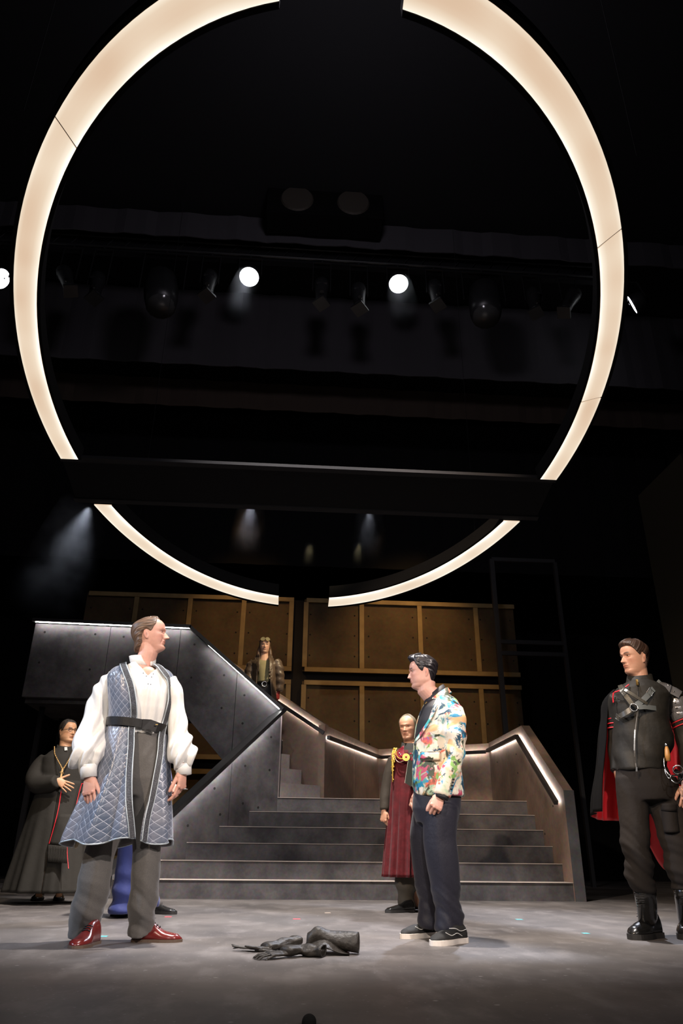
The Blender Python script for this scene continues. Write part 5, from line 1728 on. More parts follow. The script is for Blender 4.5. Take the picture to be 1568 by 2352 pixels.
    for pth in ([(1436, 1579), (1444, 1573)], [(1411, 1591), (1425, 1586)], [(1493, 1567), (1506, 1574)], [(1512, 1577), (1524, 1585), (1535, 1596)], [(1409, 1592), (1408, 1604), (1409, 1614)]):
        S.strap('piping', pth, .008, .005, M_REDP, jk, .010 if pth[0][0] < 1460 else .030)
    # harness
    hn = S.strap('harness_strap', [(1424, 1575), (1433, 1593), (1445, 1610), (1452, 1620)], .030, .006, M_STRAPD, root, .024)
    S.strap('harness_strap', [(1516, 1565), (1504, 1578), (1489, 1595), (1474, 1610), (1461, 1619)], .034, .006, M_STRAP, root, .034)
    S.strap('harness_strap', [(1424, 1578), (1450, 1594), (1470, 1607), (1486, 1617)], .020, .004, M_STRAPD, root, .042)
    S.strap('harness_strap', [(1462, 1625), (1480, 1624), (1496, 1626), (1512, 1628)], .030, .006, M_STRAP, root, .034)
    S.strap('harness_strap', [(1449, 1629), (1436, 1638), (1424, 1645), (1417, 1650)], .032, .006, M_STRAPD, root, .026)
    rc = S(1455.5, 1625, .042); rn = S.nrm(1455.5, 1625)
    ax = np.cross(rn, UPV); ax /= np.linalg.norm(ax); ay = np.cross(ax, rn)
    MB().tube([rc + .024 * (math.cos(a) * ax + math.sin(a) * ay) for a in np.linspace(0, 2 * math.pi, 25)], .0038, 8).build('harness_ring', M_STEEL, root, True)
    def buckle(u, v, ang, w_=.040, h_=.030):
        c = S(u, v, .040); n = S.nrm(u, v)
        x = np.cross(n, UPV); x /= np.linalg.norm(x); y = np.cross(x, n)
        e1 = math.cos(ang) * x + math.sin(ang) * y; e2 = -math.sin(ang) * x + math.cos(ang) * y
        pts = [c + e1 * sx * w_ / 2 + e2 * sy * h_ / 2 for sx, sy in ((-1, -1), (1, -1), (1, 1), (-1, 1), (-1, -1))]
        o = MB().tube(pts, .003, 6).build('buckle', M_STEEL, root, False)
        MB().tube([c - e1 * w_ * .5, c + e1 * w_ * .45], .002, 6).build('prong', M_STEEL, o)
    buckle(1431, 1590, 1.0); buckle(1493, 1590, -.8, .046, .036); buckle(1510, 1627, -.1); buckle(1418, 1648, .6)
    # armoured shoulder and upper-arm plates (picture right), strapped
    pl_arm = [(W(D, 1519, 1567), W(D - .06, 1521, 1582)), (W(D, 1540, 1577), W(D - .09, 1537, 1592))]
    def plate(c, along, out, ln, wd_, name='armour_plate', bend=.9):
        along = along / np.linalg.norm(along); out = out - along * (out @ along); out /= np.linalg.norm(out)
        s = np.cross(along, out)
        R_ = []
        for q in np.linspace(-.5, .5, 7):
            row = []
            for th in np.linspace(-bend, bend, 13):
                row.append(c + along * q * ln + (out * math.cos(th) + s * math.sin(th)) * (wd_ + .004 * math.cos(q * 3)))
            for th in np.linspace(bend, -bend, 13):
                row.append(c + along * q * ln + (out * math.cos(th) + s * math.sin(th)) * (wd_ - .006))
            R_.append(np.array(row))
        o = MB().rings(R_).build(name, M_PLATE, root, False)
        for th in (-.55, .55):
            p_ = c + (out * math.cos(th) + s * math.sin(th)) * (wd_ + .003)
            MB().ball(p_, .006, 5).build('rivet', M_STEEL, o, True)
        return o
    sh = W(D, 1532, 1600)
    plate(W(D, 1521, 1598), RT * .8 - UPV * .35, UPV * .9 + NV * .45, .075, .085, bend=.8)
    plate(W(D, 1540, 1606), RT * .75 - UPV * .5, UPV * .85 + NV * .45 + RT * .2, .085, .082, bend=.85)
    for k, (u, v) in enumerate(((1554, 1618), (1558, 1630), (1562, 1643))):
        plate(W(D, u, v), RT * .28 - UPV * .95, NV * .85 + RT * .35, .058, .079 - .001 * k, bend=1.25)
    MB().ball(W(D - .06, 1534, 1574), .008, 6).build('buckle_stud', M_STEEL, root, True)
    for k, (v, u) in enumerate(((1646, 1562), (1656, 1565), (1666, 1568))):
        c = W(D, u, v); al = RT * .3 - UPV * .95; al = al / np.linalg.norm(al)
        sx = np.cross(al, NV); sx /= np.linalg.norm(sx); sy = np.cross(sx, al)
        MB().tube([c + .0715 * (math.cos(a) * sx + math.sin(a) * sy) for a in np.linspace(0, 2 * math.pi, 25)], .0045, 6).build('arm_stripe', M_REDP, jk, True)
    for k, (v, u) in enumerate(((1652, 1414.5), (1663, 1414), (1673, 1414))):
        c = W(D + .075, u, v)
        MB().tube([c + .0585 * (math.cos(a) * RT + math.sin(a) * NV) for a in np.linspace(0, 2 * math.pi, 25)], .004, 6).build('arm_stripe', M_REDP, jk, True)
    # trousers with cargo pocket
    mb = MB()
    torso_loft(mb, [SEC(D, 1418, 1522, 1750, .13), SEC(D, 1417, 1535, 1780, .14), SEC(D, 1418, 1548, 1810, .145), SEC(D, 1430, 1545, 1840, .13)])
    limb(mb, [W(D, 1452, 1790), W(D, 1453, 1840), W(D - .01, 1456, 1885), W(D - .02, 1460, 1944), W(D, 1467, 1995), W(D + .03, 1473, 2025), W(D + .04, 1476, 2046)], [.105, .098, .092, .088, .083, .082, .066], up=RT)
    limb(mb, [W(D, 1510, 1790), W(D, 1525, 1840), W(D - .01, 1541, 1885), W(D - .02, 1553, 1944), W(D - .02, 1563, 1995), W(D, 1568, 2030), W(D, 1570, 2048)], [.115, .112, .105, .095, .087, .082, .068], up=RT)
    def dt(V):
        low = sstep(-V[:, 2], -.75, -.35)
        return .005 * wob(V, 2.3, 41) + low * .014 * np.sin(V[:, 2] * 32 + 14 * (V @ RT) + 4 * wob(V, 1.2, 44)) ** 3
    tr = garment('trousers', mb, .010, M_GTRO, root, 5, dt)
    LG = Surf(D, [(1820, 1505, 1560, .12), (1850, 1510, 1568, .12), (1900, 1515, 1575, .112), (1950, 1522, 1585, .105)])
    LG.patch('cargo_pocket', [(1518, 1848), (1520, 1885), (1524, 1912)], [(1552, 1846), (1557, 1885), (1561, 1912)], M_GTRO, tr, .010, .008)
    LG.patch('pocket_flap', [(1516, 1846), (1518, 1862)], [(1553, 1844), (1554, 1863)], M_GTRO, tr, .022, .005, 4, 6)
    # boots
    for (hp, tp, sh_pts, dd) in (((1514, 2153), (1434, 2161), [(1484, 2122), (1478, 2042)], .03), ((1584, 2150), (1568, 2182), [(1578, 2125), (1572, 2044)], 0.0)):
        h3, t3 = on_z(*hp, 0), on_z(*tp, 0)
        d = t3 - h3; d /= np.linalg.norm(d)
        s_ = shoe(root, h3, d, .30, M_BOOT, M_RUB, name='boot', w=.060, h=.145, sole=.030, toe=.075)
        hh = h3 + d * .085
        tp_ = W(D + dd, *sh_pts[-1])
        ang = np.linspace(0, 2 * math.pi, 26, endpoint=False)
        sd = np.cross(d, UPV)
        zt_ = W(D + dd, *sh_pts[-1])[2]
        R_ = []
        for q, a, bb, f in ((0.05, .062, .050, .03), (.25, .066, .054, .012), (.5, .066, .058, .0), (.75, .068, .062, -.004), (1.0, .072, .066, -.006), (1.0, .060, .056, -.006)):
            c = hh * (1 - q) + tp_ * q
            c = np.array([c[0], c[1], .06 + (zt_ - .06) * q]) + d * f
            R_.append(c + (a * np.cos(ang))[:, None] * d + (bb * np.sin(ang))[:, None] * sd)
        MB().rings(R_).build('shaft', M_BOOT, s_, True)
        lc = MB()
        for k in range(9):
            q = k / 8
            c = hh * (1 - q) + tp_ * q
            c = np.array([c[0], c[1], .12 + (zt_ - .16) * q]) + d * (.066 + .030 * (1 - q) ** 2)
            lc.tube([c - sd * .028 - d * .012, c, c + sd * .028 - d * .012], .0032, 5)
        lc.build('lacing', M_RUB, s_, True)
        MB().prism([tp_ - UPV * .005 - d * .074 + sd * x for x in (-.014, .014)] + [tp_ - UPV * .045 - d * .092 + sd * x for x in (.014, -.014)], -d * .006).build('pull_tab', mat('canvas_tab', (.12, .12, .10), .8), s_)
    # cape: hangs from the picture-left shoulder round the back, red inside
    vv = np.linspace(1584, 1866, 36)
    rows, ta, tb = [], [], []
    for v in vv:
        uL = float(cub(v, [1584, 1595, 1652, 1759, 1844, 1866], [1408, 1396, 1383, 1374, 1364, 1364]))
        xe = float(cub(v, [1584, 1600, 1650, 1700, 1760, 1840, 1866], [1416, 1408, 1400, 1398, 1393, 1389, 1389]))
        q = (v - 1584) / 282
        c = W(D + .06 + .05 * q, 1470, v)
        a = np.linalg.norm(W(D + .06, 1470, v) - W(D + .06, uL, v))
        rows.append((c, a, .16 + .12 * q))
        ta.append(-math.pi - 1.15); tb.append(-math.asin(min(.98, (1470 - xe) / (1470 - uL))))
    fold = lambda q, t: 1 + q * (.045 * np.sin(t * 11 + 1.0) + .03 * np.sin(t * 19))
    cp, G, Nn = shell('cape', rows, ta, tb, [M_CAPE, M_REDL], root, 130, .006, fold)
    co = np.array([v.co for v in cp.data.vertices]) + np.array(base)
    n_ = len(vv) * 130
    tt = np.concatenate([np.linspace(a, b_, 130) for a, b_ in zip(ta, tb)]); qq = np.repeat((vv - 1584) / 282, 130)
    drop = .30 * sstep(-tt, 2.9, 3.5) * qq + .04 * sstep(-tt, 1.2, 2.0) * qq
    co[:n_, 2] -= drop; co[n_:, 2] -= drop
    cp.data.vertices.foreach_set('co', (co - np.array(base)).ravel())
    cp.data.update()
    return root

def sword_guard():
    D = 5.0
    g0, g1 = W(D - .20, 1531, 1722), W(D - .20, 1534, 1748)
    sw = empty('basket_hilt_sword', tuple(W(D - .2, 1540, 1760)), 'sword with tan grip and bright wire basket guard at the guard\'s hip', 'sword')
    MB().tube([g0 + (g0 - g1) * .35, g0 + (g0 - g1) * .2, g0, (g0 + g1) / 2, g1], [.006, .010, .014, .017, .014], 12).build('grip', mat('tan_wood_grip', (.50, .24, .07), .35), sw, True)
    MB().ball(g0 + (g0 - g1) * .42, .012, 8).build('pommel', M_STEEL, sw, True)
    c = [(1525, 1740), (1528, 1765), (1538, 1783), (1552, 1782), (1568, 1772)]
    dm = -.24
    cord('guard_bar', [W(D - .20, 1524, 1740), W(D - .25, 1527, 1765), W(D - .27, 1537, 1780), W(D - .27, 1552, 1781), W(D - .22, 1570, 1770)], .0045, M_STEEL, sw)
    cord('guard_bar', [W(D - .20, 1525, 1745), W(D - .27, 1529, 1778), W(D - .29, 1537, 1788), W(D - .28, 1541, 1781)], .0035, M_STEEL, sw)
    cord('guard_bar', [W(D - .24, 1540, 1780), W(D - .29, 1542, 1792), W(D - .30, 1554, 1798), W(D - .28, 1566, 1791), W(D - .22, 1572, 1778)], .004, M_STEEL, sw)
    rp = W(D - .24, 1557, 1768)
    MB().tube([rp + .030 * math.cos(a) * RT + .024 * math.sin(a) * UPV + .01 * math.sin(a) * NV for a in np.linspace(0, 2 * math.pi, 19)], .004, 8).build('guard_ring', M_STEEL, sw, True)
    MB().tube([W(D - .20, 1548, 1770), W(D - .24, 1590, 1800), W(D - .26, 1690, 1870)], [.016, .014, .008], 8).build('sheath', M_CAPE, sw, True)
person_guard()
sword_guard()

# ================================================================== person 4: burgundy robe
M_BURG = mat('burgundy_velvet', (.075, .0035, .006), .7, sheen=.1, spec=.25, bump=(20, .3, .01), var=(16, (.115, .006, .010), .45, .7, 5))
M_BURGC = mat('burgundy_collar', (.16, .008, .018), .6, spec=.3)
M_BROWNC = mat('dark_brown_cloth', (.030, .022, .014), .8, bump=(30, .3, .006))
M_GOLD = mat('gold_braid', (.85, .56, .10), .32, .75, bump=(300, .5, .002))

def person_burgundy():
    D = 7.30
    aim(D, 938)
    base = on_z(925, 2094, 0)
    root = empty('person', tuple(base), 'balding older man in a burgundy velvet robe with gold medallion, behind the blazer man', 'person')
    b = Body(root, skin_mat('skin_ruddy', (.62, .33, .21)), (.05, .05, .05))
    R = head_R(RAD(-18), RAD(-2), RAD(-2))
    b.head(W(D, 938, 1700), R, .232, dict(nose=1.1, jaw=1.0, lip=(.80, .50, .46), brow_w=.5, brow_col=(.45, .33, .26), frown=.4, open=.2, brow=1.5, fold=2.6, gaunt=.9, vox=.0045, base=.07), neck=W(D, 942, 1720), neck_r=.058)
    b.trunk(W(D, 938, 1870), W(D, 942, 1722), None, (W(D, 925, 1890), W(D, 950, 1890)), (W(D, 925, 1985), W(D, 950, 1985)), (W(D, 935, 2080), W(D + .1, 960, 2080)), thin=.8)
    b.arm([W(D, 906, 1745), W(D, 889, 1805), W(D - .04, 882, 1858)], [.03, .026, .026])
    b.hand(W(D - .05, 881, 1862), -UPV - .05 * RT, -RT * .6 + NV * .7, -1, 1.0, ((.7, 1.0, .7), (.8, 1.1, .7), (.9, 1.1, .7), (.9, 1.1, .7)), .02, (.4, .9, -.3), .3)
    b.hand(W(D - .14, 966, 1796), -RT * .9 - UPV * .2, NV, 1, 1.0, ((.4, .5, .3),) * 4, .03, (.5, .8, -.3), .2)
    b.build('body')
    hm = hair_mat('hair_grey', (.10, .08, .05), (.26, .21, .13), .6)
    line = lambda t: cub(np.abs(t), [0, .6, 1.0, 1.3, 1.45, 1.62, 1.85, 2.1, 2.5, 3.15], [.985, .97, .90, .62, .50, .60, .50, .36, .2, .14])
    hair(b, hm, line, lambda t, z: .020 + .02 * sstep(np.abs(t), 1.2, 2) + .02 * gau(z, 1, .06), lambda t, z: (t * .6, z), ridge=.010, zlo=.05)
    # dark undershirt with sleeves
    mb = MB()
    torso_loft(mb, [SEC(D, 926, 958, 1712, .06), SEC(D, 912, 972, 1726, .09), SEC(D, 903, 982, 1745, .12), SEC(D, 905, 980, 1800, .13), SEC(D, 907, 978, 1860, .13), SEC(D, 905, 976, 1930, .14)])
    limb(mb, [W(D, 905, 1742), W(D, 895, 1775), W(D, 889, 1805), W(D - .02, 884, 1835), W(D - .045, 882, 1862)], [.062, .060, .056, .05, .044])
    limb(mb, [W(D, 978, 1742), W(D, 985, 1790), W(D - .1, 980, 1815), W(D - .14, 968, 1798)], [.062, .058, .05, .044])
    garment('tunic', mb, .012, M_BROWNC, root, 4, lambda V: .005 * wob(V, 3, 51))
    tilt = lambda P_, k: P_ + np.outer(((P_ - P_.mean(0)) @ NV) * -k, UPV)
    MB().rings([tilt(ell(W(D, 942, 1728), .098, .094, 36), .45), tilt(ell(W(D, 941, 1705), .078, .074, 36), .25), tilt(ell(W(D, 941, 1705), .071, .067, 36), .25), tilt(ell(W(D, 942, 1728), .08, .076, 36), .4)], cap=False).build('stand_collar', mat('black_wool', (.014, .013, .010), .8), root, True)
    # sleeveless robe
    vv = np.linspace(1727, 2014, 40)
    rows, ta, tb = [], [], []
    for v in vv:
        uL = float(cub(v, [1727, 1734, 1760, 1820, 1890, 1960, 2014], [910, 899, 897, 894, 890, 885, 881]))
        uR = float(cub(v, [1727, 1734, 1760, 1820, 1890, 1960, 2014], [972, 982, 986, 986, 986, 988, 990]))
        rows.append(SEC(D, uL, uR, v, .15 + .08 * (v - 1727) / 287))
        e = float(cub(v, [1727, 1745, 1800, 1900, 2014], [.30, .10, .03, .03, .05]))
        ta.append(e + .12); tb.append(2 * math.pi - e + .16)
    fold = lambda q, t: 1 + sstep(q, .1, .9) * (.08 * np.sin(t * 15 + .5) + .035 * np.sin(t * 26))
    rb, G, Nn = shell('robe', rows, ta, tb, M_BURG, root, 150, .01, fold)
    Sr = Surf(D, [(r, a_, b_, d_) for r, a_, b_, d_ in ((1722, 914, 968, .12), (1734, 899, 982, .155), (1760, 896, 986, .165), (1820, 894, 986, .18), (1900, 889, 986, .20))])
    Sr.patch('collar', [(926, 1712), (912, 1724), (906, 1738), (918, 1748), (936, 1752)], [(928, 1715), (927, 1724), (930, 1732), (935, 1742), (939, 1750)], M_BURGC, rb, .018, .006, 10, 6)
    Sr.patch('collar', [(952, 1715), (950, 1724), (947, 1735), (942, 1750)], [(956, 1712), (970, 1724), (976, 1738), (948, 1752)], M_BURGC, rb, .018, .006, 10, 6)
    # medallion on its chain, jewels, aiguillette of gold braid
    mc = Sr(932.5, 1740, .045); mn = Sr.nrm(932.5, 1740)
    md = MB().disc(mc, mn, .034, .012, 28).build('medallion', M_GOLD, root, False)
    MB().disc(mc + mn * .012, mn, .024, .004, 24).build('medallion_boss', M_BRASS, md)
    MB().ball(mc + mn * .017, .009, 7).build('ruby', mat('red_stone', (.30, .005, .02), .1), md, True)
    for u, v, m_ in ((917, 1730, M_STEEL), (920, 1733, M_STEEL), (921, 1736, M_REDP), (943, 1731, M_REDP), (947, 1731, M_STEEL)):
        MB().ball(Sr(u, v, .038), .008, 6).build('jewel', m_, root, True)
    cord('chain_cord', [Sr(910, 1726, .034), Sr(911, 1736, .04), Sr(917, 1742, .045), Sr(926, 1743, .045)], .0045, M_GOLD, root)
    cord('chain_cord', [Sr(906, 1732, .03), Sr(909, 1745, .04), Sr(918, 1751, .045), Sr(929, 1746, .045)], .0035, mat('pink_gold', (.6, .4, .32), .35, .7), root)
    for k, (ua, ub, vb) in enumerate(((901, 900, 1772), (904, 903, 1764), (907, 904, 1752), (902, 901.5, 1796))):
        cord('gold_braid', [Sr(ua + 4, 1718, .03), Sr(ua, 1728, .032), Sr((ua + ub) / 2, 1745, .034), Sr(ub, vb, .03)], .0062, M_GOLD, root)
        n_b = 7
        for j in range(n_b):
            v_ = 1722 + (vb - 1722) * (j + .5) / n_b
            u_ = np.interp(v_, [1718, 1728, vb], [ua + 4, ua, ub])
            MB().ball(Sr(u_ + 1.2 * (-1) ** j, v_, .036), .0075, 5).build('braid_knot', M_GOLD, root, True)
    # trousers and shoes
    mb = MB()
    limb(mb, [W(D, 928, 1930), W(D, 928, 1985), W(D - .02, 930, 2030), W(D, 932, 2060), W(D + .01, 936, 2085)], [.10, .09, .085, .075, .068], up=RT)
    limb(mb, [W(D + .05, 955, 1930), W(D + .08, 955, 1985), W(D + .1, 956, 2030), W(D + .14, 958, 2060), W(D + .16, 960, 2082)], [.10, .09, .085, .075, .066], up=RT)
    garment('trousers', mb, .012, mat('olive_grey_cloth', (.060, .050, .036), .8, bump=(16, .4, .012)), root, 4, lambda V: .009 * np.sin(V[:, 2] * 40 + 8 * (V @ RT)) * sstep(-V[:, 2], -.5, -.15))
    for hp, tp in (((951, 2095), (884, 2097)), ((975, 2086), (925, 2089))):
        h3, t3 = on_z(*hp, 0), on_z(*tp, 0); d = t3 - h3; d /= np.linalg.norm(d)
        shoe(root, h3, d, .29, M_BOOT, M_RUB, w=.047, h=.09)
    return root
person_burgundy()
def book():
    D = 7.30 - .26
    a = W(D, 931, 1801)
    bk = empty('book', tuple(a), 'dark green book with pale page edges held against the burgundy robe', 'book')
    P4 = [W(D, 930, 1798), W(D - .03, 944, 1807), W(D - .03, 952, 1750), W(D, 938, 1745)]
    n = np.cross(P4[1] - P4[0], P4[3] - P4[0]); n /= np.linalg.norm(n); n = n if n @ NV > 0 else -n
    cov = mat('dark_green_cover', (.018, .021, .014), .5, spec=.25)
    MB().prism(P4, n * .006).build('cover', cov, bk)
    MB().prism([p - n * .034 for p in P4], n * .006).build('cover', cov, bk)
    c = sum(P4) / 4
    MB().prism([c + (p - c) * .95 - n * .028 for p in P4], n * .028).build('pages', mat('page_edges', (.72, .68, .56), .7), bk)
    e = MB().tube([P4[3] - n * .014 - RT * .004, P4[0] - n * .014 - RT * .004], .006, 6).build('gilt_edge', mat('page_edges', (.72, .68, .56), .7), bk)
book()

# ================================================================== person 5: priest
M_CASS = mat('black_cassock', (.024, .022, .019), .8, spec=.25, bump=(18, .3, .01))
def person_priest():
    D = 7.86
    aim(D, 145)
    base = on_z(105, 2072, 0)
    root = empty('person', tuple(base), 'man in glasses and long black cassock with red piping at the far left', 'person')
    b = Body(root, skin_mat('skin_olive', (.58, .32, .18)), (.03, .02, .015))
    R = head_R(RAD(32), RAD(3), RAD(0))
    b.head(W(D, 153, 1706), R, .224, dict(nose=1.05, jaw=1.05, fat=.8, lip=(.72, .42, .38), brow_w=1.0, brow_col=(.07, .05, .04), frown=.4, open=.28, brow=1.2, fold=2.0, vox=.0045, base=.07), neck=W(D, 150, 1726), neck_r=.062)
    b.trunk(W(D, 140, 1870), W(D, 150, 1728), None, (W(D, 125, 1890), W(D, 150, 1890)), (W(D, 110, 1985), W(D, 142, 1985)), (W(D, 88, 2060), W(D, 135, 2060)), thin=.8)
    b.arm([W(D, 100, 1745), W(D - .08, 74, 1790), W(D - .25, 122, 1796)], [.045, .04, .03])
    b.hand(W(D - .27, 129, 1792), RT * .88 - UPV * .42 + NV * .1, NV * .95 + UPV * .15, -1, .98, ((.05, .1, .08), (.06, .1, .08), (.08, .12, .1), (.1, .12, .1)), .16, (.85, .62, .0), .05)
    b.arm([W(D, 186, 1745), W(D, 205, 1800), W(D, 200, 1850)], [.045, .04, .03])
    b.hand(W(D, 199, 1858), -UPV, NV, 1, 1.0, ((.4, .5, .3),) * 4, .03)
    b.build('body')
    hm = hair_mat('hair_priest', (.012, .010, .009), (.045, .035, .028), .45)
    line = lambda t: cub(np.abs(t), [0, .5, .85, 1.1, 1.3, 1.45, 1.62, 1.85, 2.1, 2.5, 3.15], [.86, .87, .83, .66, .55, .50, .60, .52, .36, .2, .14])
    hair(b, hm, line, lambda t, z: .024 + .03 * sstep(z, .75, .95) + .02 * sstep(np.abs(t), 1.3, 2), lambda t, z: (t * .6, z), ridge=.006, zlo=.05)
    # glasses
    gl = MB()
    gm = mat('gunmetal_frame', (.12, .11, .10), .3, .9)
    for sx in (-1, 1):
        cc = np.array([sx * .135, .365, .515])
        ring_ = [b.tow(cc + np.array([.098 * math.cos(a), -.02 * abs(math.cos(a)) * sx * math.cos(a) * sx, .062 * math.sin(a)])) for a in np.linspace(0, 2 * math.pi, 25)]
        gl.tube(ring_, .0022, 6)
        gl.tube([b.tow(np.array([sx * .235, .35, .54])), b.tow(np.array([sx * .335, .20, .54])), b.tow(np.array([sx * .345, -.06, .535]))], .0022, 6)
    gl.tube([b.tow(np.array([-.04, .385, .53])), b.tow(np.array([0, .42, .54])), b.tow(np.array([.04, .385, .53]))], .0022, 6)
    gl.build('glasses', gm, root, True)
    # cassock: sleeves + body + wide cloak skirt
    mb = MB()
    torso_loft(mb, [SEC(D, 132, 168, 1718, .07), SEC(D, 116, 184, 1728, .11), SEC(D, 101, 199, 1742, .14), SEC(D, 96, 202, 1770, .165), SEC(D, 94, 200, 1800, .17), SEC(D, 90, 198, 1830, .18)])
    limb(mb, [W(D, 108, 1745), W(D - .03, 92, 1762), W(D - .08, 80, 1785), W(D - .14, 88, 1802), W(D - .22, 110, 1802), W(D - .28, 131, 1794)], [.085, .088, .09, .088, .076, .060])
    limb(mb, [W(D, 190, 1745), W(D, 200, 1775), W(D, 204, 1815), W(D, 200, 1848)], [.085, .08, .075, .066])
    garment('cassock', mb, .013, M_CASS, root, 4, lambda V: .006 * wob(V, 2.4, 61))
    vv = np.linspace(1795, 2048, 34)
    rows, ta, tb = [], [], []
    for v in vv:
        uL = float(cub(v, [1795, 1818, 1915, 2048], [94, 86, 56, 15])); uR = float(cub(v, [1795, 1818, 1915, 2048], [198, 199, 202, 204]))
        rows.append(SEC(D, uL, uR, v, .185 + .17 * (v - 1795) / 253))
        ta.append(-.15); tb.append(2 * math.pi - .16)
    fold = lambda q, t: 1 + sstep(q, 0, 1) * (.05 * np.sin(t * 9 + 1.2) + .03 * np.sin(t * 17))
    sk, G, Nn = shell('skirt', rows, ta, tb, M_CASS, root, 120, .01, fold)
    SK = Surf(D, [(1790, 94, 198, .19), (1818, 86, 199, .20), (1915, 56, 202, .27), (2048, 15, 204, .36)])
    for pth in ([(141, 1816), (134, 1860), (124, 1900), (113, 1938)], [(187, 1800), (180, 1826), (168, 1880), (154, 1944), (155, 1970), (157, 1995)], [(187, 1800), (193, 1800)]):
        SK.strap('red_piping', pth, .006, .005, M_REDP, sk, .028)
    SK.patch('sash_tail', [(135, 1870), (124, 1905), (112, 1940)], [(165, 1870), (160, 1905), (153, 1943)], M_CASS, sk, .02, .006)
    for k in range(22):
        u0 = 112 + k * 2.0
        cord('fringe', [SK(u0, 1940 + .2 * k, .03), SK(u0 - 1.0, 1960, .03), SK(u0 - 1.5 + .8 * (k % 3), 1979 + .2 * k, .03)], .0042, M_CASS, sk, 5, 2)
    # collar with white tab, rope chain with cross
    tilt = lambda P_, k: P_ + np.outer(((P_ - P_.mean(0)) @ NV) * -k, UPV)
    MB().rings([tilt(ell(W(D, 150, 1728), .098, .09, 36), .3), tilt(ell(W(D, 150.5, 1712), .082, .078, 36), .25), tilt(ell(W(D, 150.5, 1712), .075, .071, 36), .25), tilt(ell(W(D, 150, 1728), .085, .08, 36), .3)], cap=False).build('collar', M_CASS, root, True)
    MB().prism([W(D - .10, 148, 1716), W(D - .10, 154, 1716), W(D - .11, 155, 1723), W(D - .11, 148, 1724)], NV * .004).build('white_tab', mat('white_band', (.75, .75, .72), .6), root)
    SB = Surf(D, [(1712, 122, 178, .085), (1728, 112, 186, .12), (1745, 100, 199, .155), (1770, 96, 202, .175), (1800, 94, 200, .18)])
    path = [(125, 1716), (125, 1728), (132, 1745), (139, 1758), (144, 1766), (150, 1759), (157, 1747), (164, 1733), (169, 1718)]
    pp = np.array(path, float); T = np.linspace(0, len(pp) - 1, 66)
    uu, wv = cub(T, np.arange(len(pp)), pp[:, 0]), cub(T, np.arange(len(pp)), pp[:, 1])
    ch_m = mat('antique_gold', (.50, .32, .13), .38, .6)
    chn = MB().tube([SB(a, c_, .045) for a, c_ in zip(uu, wv)], .005, 6).build('chain', ch_m, root, True)
    for k in range(0, 66, 2):
        MB().ball(SB(uu[k], wv[k], .048), .0075, 5, (1, 1, 1.2)).build('chain_bead', ch_m, chn, True)
    cr = MB()
    cr.bar(SB(144, 1766, .05), SB(140, 1785, .05), .016, .01, up=NV)
    cr.bar(SB(138, 1773, .05), SB(146, 1776, .05), .014, .01, up=NV)
    cr.build('cross', ch_m, root)
    for hp, tp in (((92, 2066), (62, 2076)), ((134, 2066), (136, 2079))):
        h3, t3 = on_z(*hp, 0), on_z(*tp, 0); d = t3 - h3; d /= np.linalg.norm(d)
        shoe(root, h3, d, .29, M_BOOT, M_RUB, w=.05, h=.10)
        MB().tube([h3 + d * .09 + UPV * .06, h3 + d * .085 + UPV * .35], [.05, .07], 14).build('trouser_leg', M_BROWNC, root, True)
    return root
person_priest()

